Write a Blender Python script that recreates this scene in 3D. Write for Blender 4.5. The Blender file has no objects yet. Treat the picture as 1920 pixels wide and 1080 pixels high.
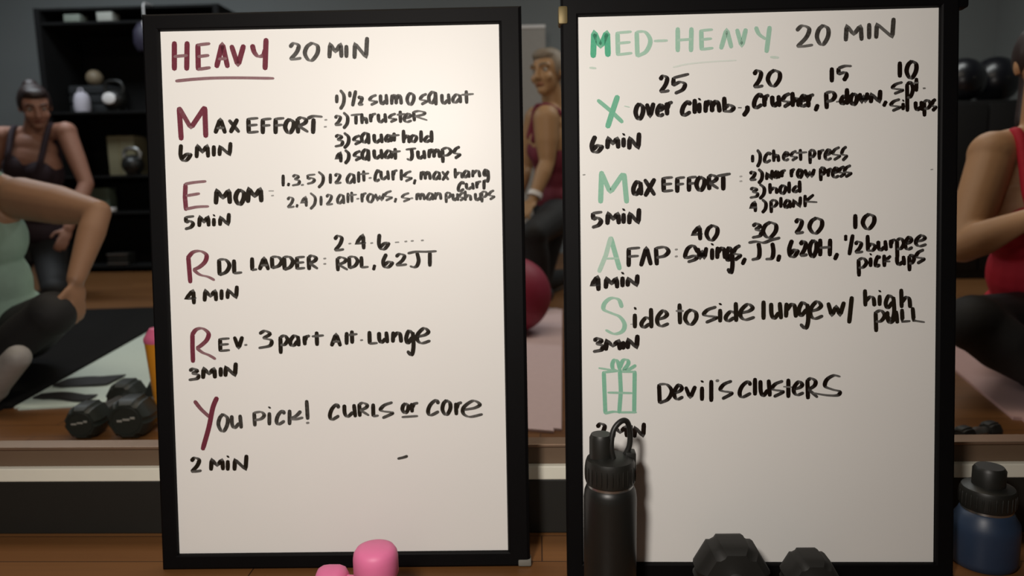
import bpy, bmesh, math, random
from mathutils import Vector, Matrix, Quaternion

# ------------------------------------------------------------------ camera
SC = bpy.context.scene
COL = SC.collection
FPX = 1400.0                                    # focal length in pixels of a 1920 wide frame
CAM = Vector((0.0, 0.0, 0.63844))               # phone on a low stand
CR = Matrix(((0.999283, -0.03538, 0.013454),    # columns: right, forward, up
             (0.032999, 0.988409, 0.148188),
             (-0.018541, -0.147638, 0.988868)))
cd = bpy.data.cameras.new('camera')
cam = bpy.data.objects.new('camera', cd)
COL.objects.link(cam)
right, fwd, up = CR.col[0], CR.col[1], CR.col[2]
rot = Matrix((right, up, -fwd)).transposed()
cam.matrix_world = Matrix.Translation(CAM) @ rot.to_4x4()
cd.sensor_width = 36.0
cd.lens = FPX / 1920 * 36.0
cd.clip_start = 0.02
cd.dof.use_dof = True
cd.dof.focus_distance = 1.1
cd.dof.aperture_fstop = 3.4
SC.camera = cam

# ------------------------------------------------------------------ light
w = bpy.data.worlds.new('room_air')
SC.world = w
w.use_nodes = True
w.node_tree.nodes['Background'].inputs[0].default_value = (0.75, 0.82, 0.9, 1)
w.node_tree.nodes['Background'].inputs[1].default_value = 0.03


def aim(o, target):
    d = Vector(target) - o.location
    o.rotation_euler = d.to_track_quat('-Z', 'Y').to_euler()


def lamp(name, kind, loc, target, power, color, **kw):
    l = bpy.data.lights.new(name, kind)
    l.energy = power
    l.color = color
    for k, v in kw.items():
        setattr(l, k, v)
    o = bpy.data.objects.new(name, l)
    COL.objects.link(o)
    o.location = loc
    aim(o, target)
    return o


lamp('lamp_by_the_phone', 'SPOT', (-0.30, -0.08, 1.08), (-0.34, 1.2, 0.62), 71, (1.0, 0.93, 0.855),
     spot_size=math.radians(138), spot_blend=1.0, shadow_soft_size=0.1)
lamp('fill_gym_front', 'AREA', (-0.6, 2.2, 2.72), (-0.6, 2.2, 0), 30, (1.0, 0.86, 0.68), shape='RECTANGLE', size=3.4, size_y=0.5)  # unseen overhead fill, added to brighten the gym floor and mats
lamp('fill_gym_left', 'AREA', (-2.9, 4.2, 2.72), (-2.9, 4.4, 0), 34, (0.86, 0.94, 1.0), shape='RECTANGLE', size=1.6, size_y=0.5)  # added fill that lifts the dark rack and back-left wall; no fixture there
lamp('fill_gym_right', 'AREA', (1.6, 4.2, 2.72), (1.6, 4.4, 0), 26, (0.94, 0.97, 0.94), shape='RECTANGLE', size=1.6, size_y=0.5)  # second added fill, for the dark wall at back right; source invented

vs = SC.view_settings
vs.view_transform = 'Standard'
vs.look = 'None'
vs.exposure = 0.0
vs.gamma = 1.0
vs.use_curve_mapping = False


# ------------------------------------------------------------------ pixel rays
def ray(px, py):
    return CR @ Vector(((px - 960) / FPX, 1.0, (540 - py) / FPX))


def P(px, py, Y):
    d = ray(px, py)
    return CAM + d * (Y / d.y)


def Fl(px, py, z=0.0):
    d = ray(px, py)
    return CAM + d * ((z - CAM.z) / d.z)


# ------------------------------------------------------------------ materials
MATS = {}


def mat(name, color, rough=0.6, metal=0.0, noise=0.08, scale=30.0, bump=0.0, coat=0.0, spec=0.5, sheen=0.0):
    if name in MATS:
        return MATS[name]
    m = bpy.data.materials.new(name)
    m.use_nodes = True
    nt = m.node_tree
    b = nt.nodes['Principled BSDF']
    b.inputs['Roughness'].default_value = rough
    b.inputs['Metallic'].default_value = metal
    b.inputs['Specular IOR Level'].default_value = spec
    if coat:
        b.inputs['Coat Weight'].default_value = coat
    if sheen:
        b.inputs['Sheen Weight'].default_value = sheen
    tc = nt.nodes.new('ShaderNodeTexCoord')
    nz = nt.nodes.new('ShaderNodeTexNoise')
    nz.inputs['Scale'].default_value = scale
    nz.inputs['Detail'].default_value = 4
    nt.links.new(tc.outputs['Object'], nz.inputs['Vector'])
    mx = nt.nodes.new('ShaderNodeMix')
    mx.data_type = 'RGBA'
    c = Vector(color[:3])
    mx.inputs['A'].default_value = (*(c * (1 - noise)), 1)
    mx.inputs['B'].default_value = (*[min(1, x * (1 + noise)) for x in c], 1)
    nt.links.new(nz.outputs['Fac'], mx.inputs['Factor'])
    nt.links.new(mx.outputs['Result'], b.inputs['Base Color'])
    if bump:
        bp = nt.nodes.new('ShaderNodeBump')
        bp.inputs['Strength'].default_value = bump
        bp.inputs['Distance'].default_value = 0.002
        nt.links.new(nz.outputs['Fac'], bp.inputs['Height'])
        nt.links.new(bp.outputs['Normal'], b.inputs['Normal'])
    MATS[name] = m
    return m


def srgb(r, g, b):
    def f(c):
        c /= 255.0
        return c / 12.92 if c < 0.04045 else ((c + 0.055) / 1.055) ** 2.4
    return (f(r), f(g), f(b))


def wood_floor():
    m = bpy.data.materials.new('wood_floor')
    m.use_nodes = True
    nt = m.node_tree
    b = nt.nodes['Principled BSDF']
    b.inputs['Roughness'].default_value = 0.42
    tc = nt.nodes.new('ShaderNodeTexCoord')
    br = nt.nodes.new('ShaderNodeTexBrick')
    br.offset = 0.37
    br.inputs['Scale'].default_value = 1.0
    br.inputs['Brick Width'].default_value = 1.3
    br.inputs['Row Height'].default_value = 0.09
    br.inputs['Mortar Size'].default_value = 0.0012
    br.inputs['Color1'].default_value = (0.165, 0.070, 0.021, 1)
    br.inputs['Color2'].default_value = (0.205, 0.092, 0.030, 1)
    br.inputs['Mortar'].default_value = (0.04, 0.018, 0.008, 1)
    nt.links.new(tc.outputs['Object'], br.inputs['Vector'])
    mp = nt.nodes.new('ShaderNodeMapping')
    mp.inputs['Scale'].default_value = (3, 60, 1)
    nt.links.new(tc.outputs['Object'], mp.inputs['Vector'])
    nz = nt.nodes.new('ShaderNodeTexNoise')
    nz.inputs['Scale'].default_value = 1.5
    nz.inputs['Detail'].default_value = 6
    nt.links.new(mp.outputs['Vector'], nz.inputs['Vector'])
    mx = nt.nodes.new('ShaderNodeMix')
    mx.data_type = 'RGBA'
    mx.blend_type = 'MULTIPLY'
    mx.inputs['Factor'].default_value = 0.5
    cr = nt.nodes.new('ShaderNodeValToRGB')
    cr.color_ramp.elements[0].color = (0.55, 0.5, 0.45, 1)
    cr.color_ramp.elements[1].color = (1.15, 1.1, 1.05, 1)
    nt.links.new(nz.outputs['Fac'], cr.inputs['Fac'])
    nt.links.new(br.outputs['Color'], mx.inputs['A'])
    nt.links.new(cr.outputs['Color'], mx.inputs['B'])
    nt.links.new(mx.outputs['Result'], b.inputs['Base Color'])
    return m


def ink(name, color, paper):
    """marker ink: the 'ink_amount' attribute of a stroke tells how much ink it left on the board"""
    m = bpy.data.materials.new(name)
    m.use_nodes = True
    nt = m.node_tree
    b = nt.nodes['Principled BSDF']
    b.inputs['Roughness'].default_value = 0.5
    b.inputs['Specular IOR Level'].default_value = 0.12
    at = nt.nodes.new('ShaderNodeAttribute')
    at.attribute_name = 'ink_amount'
    tc = nt.nodes.new('ShaderNodeTexCoord')
    nz = nt.nodes.new('ShaderNodeTexNoise')
    nz.inputs['Scale'].default_value = 260
    nt.links.new(tc.outputs['Object'], nz.inputs['Vector'])
    ma = nt.nodes.new('ShaderNodeMath')
    ma.operation = 'MULTIPLY_ADD'
    ma.inputs[1].default_value = 0.12
    nt.links.new(nz.outputs['Fac'], ma.inputs[0])
    sub = nt.nodes.new('ShaderNodeMath')
    sub.operation = 'SUBTRACT'
    sub.inputs[1].default_value = 0.06
    nt.links.new(at.outputs['Fac'], sub.inputs[0])
    nt.links.new(sub.outputs[0], ma.inputs[2])
    ma.use_clamp = True
    mx = nt.nodes.new('ShaderNodeMix')
    mx.data_type = 'RGBA'
    mx.inputs['A'].default_value = (*paper, 1)
    mx.inputs['B'].default_value = (*color, 1)
    nt.links.new(ma.outputs[0], mx.inputs['Factor'])
    nt.links.new(mx.outputs['Result'], b.inputs['Base Color'])
    return m


# ------------------------------------------------------------------ objects and meshes
def empty(name, loc, label=None, cat=None, group=None):
    o = bpy.data.objects.new(name, None)
    o.empty_display_size = 0.05
    COL.objects.link(o)
    o.location = loc
    return tag(o, label, cat, group)


def tag(o, label=None, cat=None, group=None, kind=None):
    if label:
        o['label'] = label
    if cat:
        o['category'] = cat
    if group:
        o['group'] = group
    if kind:
        o['kind'] = kind
    return o


def link(name, bm, m, parent=None, smooth=True, local=False):
    """one mesh object; coordinates are world coordinates unless local"""
    if parent is not None and not local:
        bpy.context.view_layer.update()
        bm.transform(parent.matrix_world.inverted())
    bmesh.ops.recalc_face_normals(bm, faces=bm.faces[:])
    me = bpy.data.meshes.new(name)
    bm.to_mesh(me)
    bm.free()
    me.materials.append(m)
    for p in me.polygons:
        p.use_smooth = smooth
    if smooth:
        me.set_sharp_from_angle(angle=math.radians(40))
    o = bpy.data.objects.new(name, me)
    COL.objects.link(o)
    if parent is not None:
        o.parent = parent
    return o


def box(bm, lo, hi, bev=0.0, seg=2, M=None):
    g = bmesh.ops.create_cube(bm, size=1.0)
    vv = g['verts']
    lo, hi = Vector(lo), Vector(hi)
    for v in vv:
        v.co = Vector([lo[i] + (v.co[i] + 0.5) * (hi[i] - lo[i]) for i in range(3)])
    if bev:
        ed = list({e for v in vv for e in v.link_edges})
        r = bmesh.ops.bevel(bm, geom=ed, offset=bev, segments=seg, affect='EDGES', profile=0.6)
        vv = list({v for f in r['faces'] for v in f.verts} | {v for v in vv if v.is_valid})
    if M is not None:
        bmesh.ops.transform(bm, matrix=M, verts=[v for v in vv if v.is_valid])
    return bm


def lathe(bm, prof, center, axis=(0, 0, 1), seg=40, ang0=0.0):
    """profile of (radius, height) turned about an axis through center"""
    ax = Vector(axis).normalized()
    q = Vector((0, 0, 1)).rotation_difference(ax)
    c = Vector(center)
    rings = []
    for r, h in prof:
        if r < 1e-6:
            rings.append([bm.verts.new(c + q @ Vector((0, 0, h)))])
        else:
            rings.append([bm.verts.new(c + q @ Vector((r * math.cos(ang0 + 2 * math.pi * k / seg), r * math.sin(ang0 + 2 * math.pi * k / seg), h))) for k in range(seg)])
    for a, b in zip(rings, rings[1:]):
        for k in range(seg):
            k2 = (k + 1) % seg
            if len(a) == 1 and len(b) == 1:
                continue
            if len(a) == 1:
                bm.faces.new((a[0], b[k], b[k2]))
            elif len(b) == 1:
                bm.faces.new((a[k], b[0], a[k2]))
            else:
                bm.faces.new((a[k], b[k], b[k2], a[k2]))
    for rr in (rings[0], rings[-1]):
        if len(rr) > 1:
            bm.faces.new(rr)
    return bm


def spline(pts, n=8, closed=False):
    pts = [Vector(p) for p in pts]
    if len(pts) < 3:
        return pts
    out = []
    N = len(pts)
    rng = range(N if closed else N - 1)
    for i in rng:
        if closed:
            p0, p1, p2, p3 = pts[(i - 1) % N], pts[i], pts[(i + 1) % N], pts[(i + 2) % N]
        else:
            p1, p2 = pts[i], pts[i + 1]
            p0 = pts[i - 1] if i > 0 else p1 * 2 - p2
            p3 = pts[i + 2] if i + 2 < N else p2 * 2 - p1
        for k in range(n):
            t = k / n
            out.append(0.5 * ((2 * p1) + (p2 - p0) * t + (2 * p0 - 5 * p1 + 4 * p2 - p3) * t * t + (3 * p1 - p0 - 3 * p2 + p3) * t ** 3))
    out.append(pts[0] if closed else pts[-1])
    return out


def tube(bm, pts, rad, seg=12, flat=None):
    pts = [Vector(p) for p in pts]
    n = len(pts)
    rads = rad if isinstance(rad, (list, tuple)) else [rad] * n
    prev = None
    rings = []
    for i, p in enumerate(pts):
        t = (pts[min(i + 1, n - 1)] - pts[max(i - 1, 0)]).normalized()
        if prev is None:
            u = t.orthogonal().normalized()
        else:
            u = (prev - t * prev.dot(t)).normalized()
        prev = u
        v = t.cross(u)
        rings.append([bm.verts.new(p + (u * math.cos(2 * math.pi * k / seg) + v * math.sin(2 * math.pi * k / seg)) * rads[i]) for k in range(seg)])
    for a, b in zip(rings, rings[1:]):
        for k in range(seg):
            bm.faces.new((a[k], a[(k + 1) % seg], b[(k + 1) % seg], b[k]))
    bm.faces.new(rings[0])
    bm.faces.new(rings[-1])
    return bm


def ball(bm, c, r, R=None, seg=20):
    """ellipsoid with radii r (three numbers) in the frame R"""
    g = bmesh.ops.create_uvsphere(bm, u_segments=seg, v_segments=seg // 2 + 2, radius=1.0)
    rr = Vector(r) if hasattr(r, '__len__') else Vector((r, r, r))
    M = Matrix.Translation(Vector(c)) @ (R.to_4x4() if R is not None else Matrix.Identity(4)) @ Matrix.Diagonal((*rr, 1))
    bmesh.ops.transform(bm, matrix=M, verts=g['verts'])
    return bm


def limb(bm, p0, r0, p1, r1, seg=16):
    """tapered capsule"""
    p0, p1 = Vector(p0), Vector(p1)
    ball(bm, p0, r0, seg=seg)
    ball(bm, p1, r1, seg=seg)
    d = p1 - p0
    if d.length < 1e-5:
        return
    lathe(bm, [(r0, 0), (r1, d.length)], p0, d, seg=seg)


def fuse(name, bm, m, parent, voxel=0.008, smooth=4):
    """joins overlapping closed shapes into one continuous skin"""
    o = link(name + '_raw', bm, m, None)
    rm = o.modifiers.new('r', 'REMESH')
    rm.mode = 'VOXEL'
    rm.voxel_size = voxel
    sm = o.modifiers.new('s', 'SMOOTH')
    sm.iterations = smooth
    sm.factor = 0.5
    dg = bpy.context.evaluated_depsgraph_get()
    me = bpy.data.meshes.new_from_object(o.evaluated_get(dg))
    old = o.data
    bpy.data.objects.remove(o)
    bpy.data.meshes.remove(old)
    bpy.context.view_layer.update()
    me.transform(parent.matrix_world.inverted())
    me.materials.clear()
    me.materials.append(m)
    me.name = name
    for p in me.polygons:
        p.use_smooth = True
    n = bpy.data.objects.new(name, me)
    COL.objects.link(n)
    n.parent = parent
    return n


# ------------------------------------------------------------------ the setting
def structure(name, bm, m, label, smooth=False):
    o = link(name, bm, m, None, smooth)
    o['kind'] = 'structure'
    o['label'] = label
    o['category'] = name.split('_')[0]
    return o


X0, X1, Y0, Y1, H = -5.2, 3.6, -1.6, 6.2, 2.8
WY = 1.282
wall_paint = mat('grey_wall_paint', srgb(126, 131, 131), 0.75, noise=0.04, scale=3)
ceil_paint = mat('ceiling_paint', srgb(120, 120, 118), 0.8, noise=0.03, scale=3)
structure('floor', box(bmesh.new(), (X0 - .1, Y0 - .1, -0.1), (X1 + .1, Y1 + .1, 0)), wood_floor(), 'brown wood plank gym floor')
structure('ceiling', box(bmesh.new(), (X0 - .1, Y0 - .1, H), (X1 + .1, Y1 + .1, H + .1)), ceil_paint, 'plain grey ceiling')
structure('wall_back', box(bmesh.new(), (X0 - .1, Y1, 0), (X1 + .1, Y1 + .1, H)), wall_paint, 'dim grey wall at the far end of the gym')
structure('wall_left', box(bmesh.new(), (X0 - .1, Y0, 0), (X0, Y1, H)), wall_paint, 'grey side wall left of the gym floor')
structure('wall_right', box(bmesh.new(), (X1, Y0, 0), (X1 + .1, Y1, H)), wall_paint, 'grey side wall right of the gym floor')
structure('wall_near', box(bmesh.new(), (X0 - .1, Y0 - .1, 0), (X1 + .1, Y0, H)), wall_paint, 'grey wall behind the phone')
# low kerb for the foot of a mirror wall; reflected gym built solid beyond: black base, pale strip, brown strip, metal channel
structure('wall_front', box(bmesh.new(), (X0, WY, 0), (X1, WY + 0.03, 0.160)), mat('kerb_brown', srgb(104, 84, 66), 0.6, noise=0.08, scale=12), 'low brown kerb behind the whiteboards')
structure('baseboard_front', box(bmesh.new(), (X0, WY - 0.012, 0), (X1, WY, 0.1025), 0.003), mat('black_rubber_base', srgb(30, 30, 27), 0.55), 'black rubber baseboard along the low kerb')
structure('trim_1', box(bmesh.new(), (X0, WY - 0.014, 0.1025), (X1, WY, 0.1275), 0.002), mat('pale_trim_paint', srgb(232, 229, 214), 0.5, noise=0.03), 'pale painted strip on top of the black baseboard')
ch = box(bmesh.new(), (X0, WY - 0.004, 0.159), (X1, WY + 0.034, 0.1645), 0.0015)
structure('trim_2', ch, mat('channel_metal', srgb(150, 125, 105), 0.35, 0.6), 'thin metal channel along the top of the kerb')
# ------------------------------------------------------------------ handwriting
# stroke letters: x to the right, y up; '~' marks a curved stroke. Each letter is fitted into its own box.
GLYPH = {
    'H': ['0,0 0,100', '58,0 60,100', '0,48 60,52'],
    'E': ['2,0 0,100', '0,98 50,103', '1,52 46,57', '2,2 52,9'],
    'A': ['0,0 30,100 58,0', '12,34 50,36'],
    '^': ['0,0 32,100 58,6'],
    'V': ['0,98 30,0 56,100'],
    'Y': ['~0,88 8,62 24,47 44,52 52,72', '54,110 50,0'],
    'M': ['0,0 4,98 34,38 64,98 68,4'],
    'W': ['3,0 2,98 34,34 62,100 70,6'],
    'I': ['0,0 0,100'],
    'l': ['0,0 0,100'],
    '1': ['0,0 0,100'],
    'N': ['0,0 2,92 48,6 52,128'],
    'n': ['0,0 2,88', '~2,42 22,80 36,70 42,0'],
    'X': ['0,95 60,0', '50,104 8,-4'],
    'x': ['0,92 44,0', '44,96 2,-6'],
    'F': ['2,0 2,100', '2,98 50,103', '2,54 44,58'],
    'O': ['~26,100 8,78 0,40 14,4 32,2 50,40 50,78 26,100'],
    'o': ['~24,100 6,76 0,36 14,3 30,4 46,42 44,80 24,100'],
    '0': ['~26,100 8,78 0,40 12,4 28,2 46,42 46,82 26,100'],
    'R': ['4,0 0,95', '~0,92 24,102 50,88 44,66 8,46', '8,46 62,8'],
    'T': ['28,0 28,95', '-6,93 62,103'],
    'D': ['3,0 0,97', '~0,98 34,96 54,62 38,20 3,0'],
    'L': ['0,100 2,3', '2,3 48,9'],
    'P': ['4,0 0,98', '~0,97 36,102 52,78 36,52 4,42'],
    'C': ['~50,78 38,100 12,72 0,28 12,2 50,26'],
    'c': ['~44,78 28,98 6,56 2,16 14,2 44,18'],
    'S': ['~50,98 20,86 4,62 28,46 50,28 42,8 2,2'],
    's': ['~44,100 16,82 2,54 14,42 42,36 40,24 10,0'],
    'J': ['0,92 64,102', '~36,96 40,34 28,2 6,10'],
    'K': ['2,0 2,100', '50,104 4,46', '4,46 70,40'],
    'k': ['2,0 0,100', '44,92 4,46 40,44'],
    'q': ['~42,84 24,100 3,64 6,20 22,6 40,46 42,84', '43,96 46,-8'],
    'a': ['~42,82 22,98 2,50 6,6 22,8 40,48', '42,92 46,0'],
    'b': ['0,100 2,0', '~2,26 24,46 44,28 30,4 2,2'],
    'd': ['~40,44 20,52 0,22 10,2 36,20', '42,100 44,0'],
    'e': ['~4,44 30,56 42,78 26,100 4,62 2,22 18,0 48,16'],
    'g': ['~40,84 18,96 2,58 12,30 38,62', '~42,88 46,10 34,-34 10,-14'],
    'h': ['0,100 2,0', '~2,28 22,56 36,46 40,0'],
    'i': ['0,0 0,70', '0,98 3,102'],
    'm': ['0,0 2,86', '~2,44 16,84 28,66 30,4', '~30,44 46,84 58,66 64,2'],
    'p': ['3,0 0,96', '~0,94 28,102 46,78 28,52 3,48'],
    'r': ['4,0 0,86', '~4,46 16,80 38,92'],
    't': ['18,0 16,110', '-2,74 44,82'],
    'u': ['~0,92 2,28 14,2 36,36', '40,96 46,0'],
    'v': ['0,94 20,0 42,100'],
    'w': ['0,94 14,0 32,74 46,2 62,100'],
    '2': ['~2,78 18,100 38,86 30,46 4,2', '~4,2 24,4 48,10'],
    '3': ['~4,86 22,102 38,84 16,58', '~16,58 42,46 38,14 2,0'],
    '4': ['44,0 40,100 0,36 54,42'],
    '5': ['4,96 6,52', '~6,52 28,62 44,40 32,10 2,-6', '4,96 48,104'],
    '6': ['~16,108 2,50 8,6 28,4 44,38 26,44 8,20'],
    'b6': ['~2,110 0,40 10,4 28,6 44,44 26,44 6,16'],
    'G': ['~22,104 2,56 8,6 26,4 46,52', '12,54 46,56'],
    ')': ['~0,120 20,80 18,20 0,-25'],
    '/': ['0,0 22,130'],
    '.': ['0,0 3,0'],
    ',': ['6,30 0,0'],
    '-': ['0,0 30,5'],
}


def glyph_strokes(ch, x0, x1, yt, yb):
    raw = []
    for s in GLYPH[ch]:
        sm = s[0] == '~'
        pts = [tuple(float(c) for c in q.split(',')) for q in s.lstrip('~').split()]
        raw.append((sm, pts))
    xs = [p[0] for _, q in raw for p in q]
    ys = [p[1] for _, q in raw for p in q]
    ax, bx, ay, by = min(xs), max(xs), min(ys), max(ys)
    out = []
    for sm, q in raw:
        pp = []
        for x, y in q:
            u = (x - ax) / (bx - ax) if bx - ax > 1e-6 else 0.5
            v = (y - ay) / (by - ay) if by - ay > 1e-6 else 0.5
            pp.append((x0 + u * (x1 - x0), yb + v * (yt - yb)))
        out.append((sm, pp))
    return out


class Board:
    """a framed whiteboard leaning back on its own strut; local x right, z up, front towards -y"""

    def __init__(self, centre, yaw, lean, w, h, fr, label):
        self.w, self.h = w, h
        R = Matrix.Rotation(yaw, 3, 'Z') @ Matrix.Rotation(-lean, 3, 'X')
        bottom = h / 2 + fr[3]
        base = Vector(centre) + R @ Vector((0, 0, -bottom))
        self.root = empty('whiteboard', base, label, 'whiteboard')
        self.root.rotation_euler = R.to_euler()
        self.R, self.o = R, base
        self.zc = bottom
        l, r, t, b = fr
        pan = box(bmesh.new(), (-w / 2 - .004, 0.0, bottom - h / 2 - .004), (w / 2 + .004, 0.008, bottom + h / 2 + .004))
        self.panel = link('panel', pan, mat('whiteboard_enamel', (0.86, 0.845, 0.815), 0.42, noise=0.02, scale=6, spec=0.4), self.root, False, True)
        fm = mat('black_frame_paint', srgb(11, 10, 11), 0.55, noise=0.15, scale=40, spec=0.1)
        bm = bmesh.new()
        xl, xr, zb, zt = -w / 2 - l, w / 2 + r, bottom - h / 2 - b, bottom + h / 2 + t
        y0, y1 = -0.007, 0.014
        # mitred frame: profile swept round the panel
        inner = [(-w / 2, bottom - h / 2), (w / 2, bottom - h / 2), (w / 2, bottom + h / 2), (-w / 2, bottom + h / 2)]
        outer = [(xl, zb), (xr, zb), (xr, zt), (xl, zt)]
        prof = [(0.0, 0.001), (0.06, y0 + .0015), (0.14, y0), (0.86, y0), (0.97, y0 + .002), (1.0, y0 + .005), (1.0, y1), (0.0, y1)]
        loops = []
        for t_, y in prof:
            loops.append([bm.verts.new((i[0] + (o[0] - i[0]) * t_, y, i[1] + (o[1] - i[1]) * t_)) for i, o in zip(inner, outer)])
        n = len(loops)
        for a in range(n):
            A, B = loops[a], loops[(a + 1) % n]
            for k in range(4):
                bm.faces.new((A[k], A[(k + 1) % 4], B[(k + 1) % 4], B[k]))
        self.frame = link('frame', bm, fm, self.root, False, True)
        self.ext = (xl, xr, zb, zt)
        # strut behind: hinged to the back at mid height, foot on the floor
        bm = bmesh.new()
        g = R.transposed() @ Vector((0, 0, 1))
        foot_y = 0.105
        zf = -foot_y * g.y / g.z + 0.006
        tube(bm, [(0, 0.02, 0.52), (0, 0.06, 0.26), (0, foot_y, zf)], 0.006, 10)
        box(bm, (-0.02, 0.012, 0.49), (0.02, 0.024, 0.55), 0.002)
        link('support_leg', bm, fm, self.root, True, True)

    def uv(self, px, py):
        d = ray(px, py)
        n = self.R @ Vector((0, -1, 0))
        t = n.dot(self.o - CAM) / n.dot(d)
        q = self.R.transposed() @ (CAM + d * t - self.o)
        return q.x, q.z

    def write(self, name, label, m, strokes):
        """strokes: (curved, points in the photo, width in px, density)"""
        bm = bmesh.new()
        dl = bm.verts.layers.float.new('ink_amount')
        lift = 0.0003
        for sm, pts, wpx, dens in strokes:
            q = [Vector((*self.uv(*p), 0)) for p in pts]
            if sm:
                q = spline(q, 6)
            else:
                r = [q[0]]
                for a, b in zip(q, q[1:]):
                    k = max(1, int((b - a).length / 0.004))
                    r += [a.lerp(b, i / k) for i in range(1, k + 1)]
                q = r
            px = 0.00086
            n = len(q)
            L, Rr, D = [], [], []
            for i, p in enumerate(q):
                t = q[min(i + 1, n - 1)] - q[max(i - 1, 0)]
                if t.length < 1e-7:
                    t = Vector((1, 0, 0))
                t.normalize()
                # chisel tip held at a slant: down strokes broad, side strokes thin
                broad = abs(t.x * math.sin(math.radians(12)) + t.y * math.cos(math.radians(12)))
                wd = wpx * px * (0.52 + 0.68 * broad) * 0.5
                if i == 0 or i == n - 1:
                    wd *= 0.8
                s = Vector((-t.y, t.x, 0)) * wd
                L.append(p + s)
                Rr.append(p - s)
                D.append(dens * (0.84 + 0.2 * broad))
            e0 = (q[0] - q[1]).normalized() * wpx * px * 0.22 if n > 1 else Vector()
            e1 = (q[-1] - q[-2]).normalized() * wpx * px * 0.22 if n > 1 else Vector()
            lift += 0.0000015

            def V(p, d):
                v = bm.verts.new((p.x, -lift, p.y))
                v[dl] = d
                return v
            l = [V(p, d) for p, d in zip(L, D)]
            r = [V(p, d) for p, d in zip(Rr, D)]
            for i in range(n - 1):
                bm.faces.new((l[i], l[i + 1], r[i + 1], r[i]))
            c0, c1 = V(q[0] + e0, D[0]), V(q[-1] + e1, D[-1])
            bm.faces.new((l[0], r[0], c0))
            bm.faces.new((l[-1], c1, r[-1]))
        bm.normal_update()
        for f in bm.faces:
            if f.normal.y > 0:
                f.normal_flip()
        me = bpy.data.meshes.new(name)
        bm.to_mesh(me)
        bm.free()
        me.materials.append(m)
        o = bpy.data.objects.new(name, me)
        COL.objects.link(o)
        o.parent = self.panel
        o['label'] = label
        return o


def T(spec, wpx, dens=1.0):
    """'H 326 352 78 133' rows: letter, left, right, top, bottom in the photo"""
    out = []
    for row in spec.split(';'):
        f = row.split()
        if not f:
            continue
        if f[0] == '~' or f[0] == '|':
            pts = [tuple(float(c) for c in q.split(',')) for q in f[1:]]
            out.append((f[0] == '~', pts, wpx, dens))
            continue
        x0, x1, yt, yb = (float(c) for c in f[1:5])
        k = float(f[5]) if len(f) > 5 else 1.0
        if f[0] in ('.', '-'):
            if f[0] == '.':
                x0, x1 = x0 - 2, x0 + 2
                out.append((False, [(x0, yt), (x1, yt - .5)], wpx * 1.15 * k, dens * .9))
            else:
                out.append((False, [(x0, yb), (x1, yt)], wpx * k, dens * .9))
            continue
        ix = -2.5 if f[0] == 't' else min(wpx * .24, (x1 - x0) * .14)      # the boxes hold the inked shape: pull the pen line in by half its width
        iy = min(wpx * .22, (yb - yt) * .1)
        for sm, pp in glyph_strokes(f[0], x0 + ix, x1 - ix, yt + iy, yb - iy):
            out.append((sm, pp, wpx * k, dens))
    return out


PAPER = (0.86, 0.845, 0.815)
RED = ink('red_marker_ink', srgb(112, 48, 62), PAPER)
BLACK = ink('black_marker_ink', srgb(34, 27, 18), PAPER)
BLACK2 = ink('fresh_black_marker_ink', srgb(24, 14, 8), PAPER)
GREEN = ink('green_marker_ink', srgb(84, 178, 140), PAPER)

BW, BH = 0.54845, 0.86
left = Board((-0.33181, 1.20006, 0.45331), 0.01911, 0.1046, BW, BH, (.0275, .037, .0275, .0255),
             'black-framed whiteboard headed HEAVY in red marker')
rightb = Board((0.34174, 1.1669, 0.45315), -0.00175, 0.1047, BW, BH, (.0275, .029, .032, .0255),
               'black-framed whiteboard headed MED-HEAVY in green marker')

W1 = left.write
W1('handwriting', 'red heading HEAVY with a red underline', RED, T(
    'H 325 353 77 133; E 369 396 80 133; A 404 429 79 128; V 432 459 83 125; Y 471 501 71 132;'
    '~ 330,152 360,149 400,146.5 450,146 513,147', 8.5, .97))
W1('handwriting', 'black words 20 MIN beside the red heading', BLACK, T(
    '2 542 566 80 113; 0 570 597 79 114; M 616 642 80 110; I 649 650 84 109; N 663 690 69 111', 7, .9))
W1('handwriting', 'red capital M of the line about max effort', RED, T(
    '| 336,202 340,262; | 336,202 358,240 384,201; | 384,201 386,257', 8.5, .97))
W1('handwriting', 'black words AX EFFORT completing the first line', BLACK, T(
    'A 402 424 221 251; X 428 450 222 250; E 464 486 220 251; F 491 510 221 252; F 515 534 220 252; O 533 552 222 250;'
    'R 556 579 219 251; | 588,223 587,250; ~ 577,222 588,218 604,219', 7.5) + T('. 611 0 225 0; . 610 0 238 0', 4.5, .8))
W1('handwriting', 'black words 6 MIN under max effort', BLACK, T(
    'b6 337 359 270 302; M 367 392 270 297; I 401 401 272 294; N 410 434 266 293', 7))
W1('handwriting', 'black item 1 half sumo squat', BLACK, T(
    '1 631 632 177 194; ) 637 646 168 206; 1 656 656 171 183; / 660 668 169 200; 2 671 682 180 198;'
    's 692 707 177 198; u 712 727 176 197; m 733 754 177 197; O 762 777 173 197;'
    's 787 801 175 197; q 803 819 171 198; u 827 844 175 196; a 848 865 176 194; t 868 885 169 195', 6, .92))
W1('handwriting', 'black item 2 thruster', BLACK, T(
    '2 627 642 216 236; ) 643 653 210 242; T 657 678 213 234; h 677 689 212 233; r 693 706 212 230; u 708 725 212 231;'
    's 729 743 212 230; t 747 757 207 231; e 757 773 212 230; R 774 802 207 228', 6, .95))
W1('handwriting', 'black item 3 squat hold', BLACK, T(
    '3 627 643 252 276; ) 644 655 248 279; s 662 676 253 272; q 677 693 248 271; u 700 718 250 269; a 722 735 252 267; t 735 746 248 266;'
    'h 755 769 243 269; o 769 782 252 267; l 789 790 244 268; d 795 811 244 268', 6.3))
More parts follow.
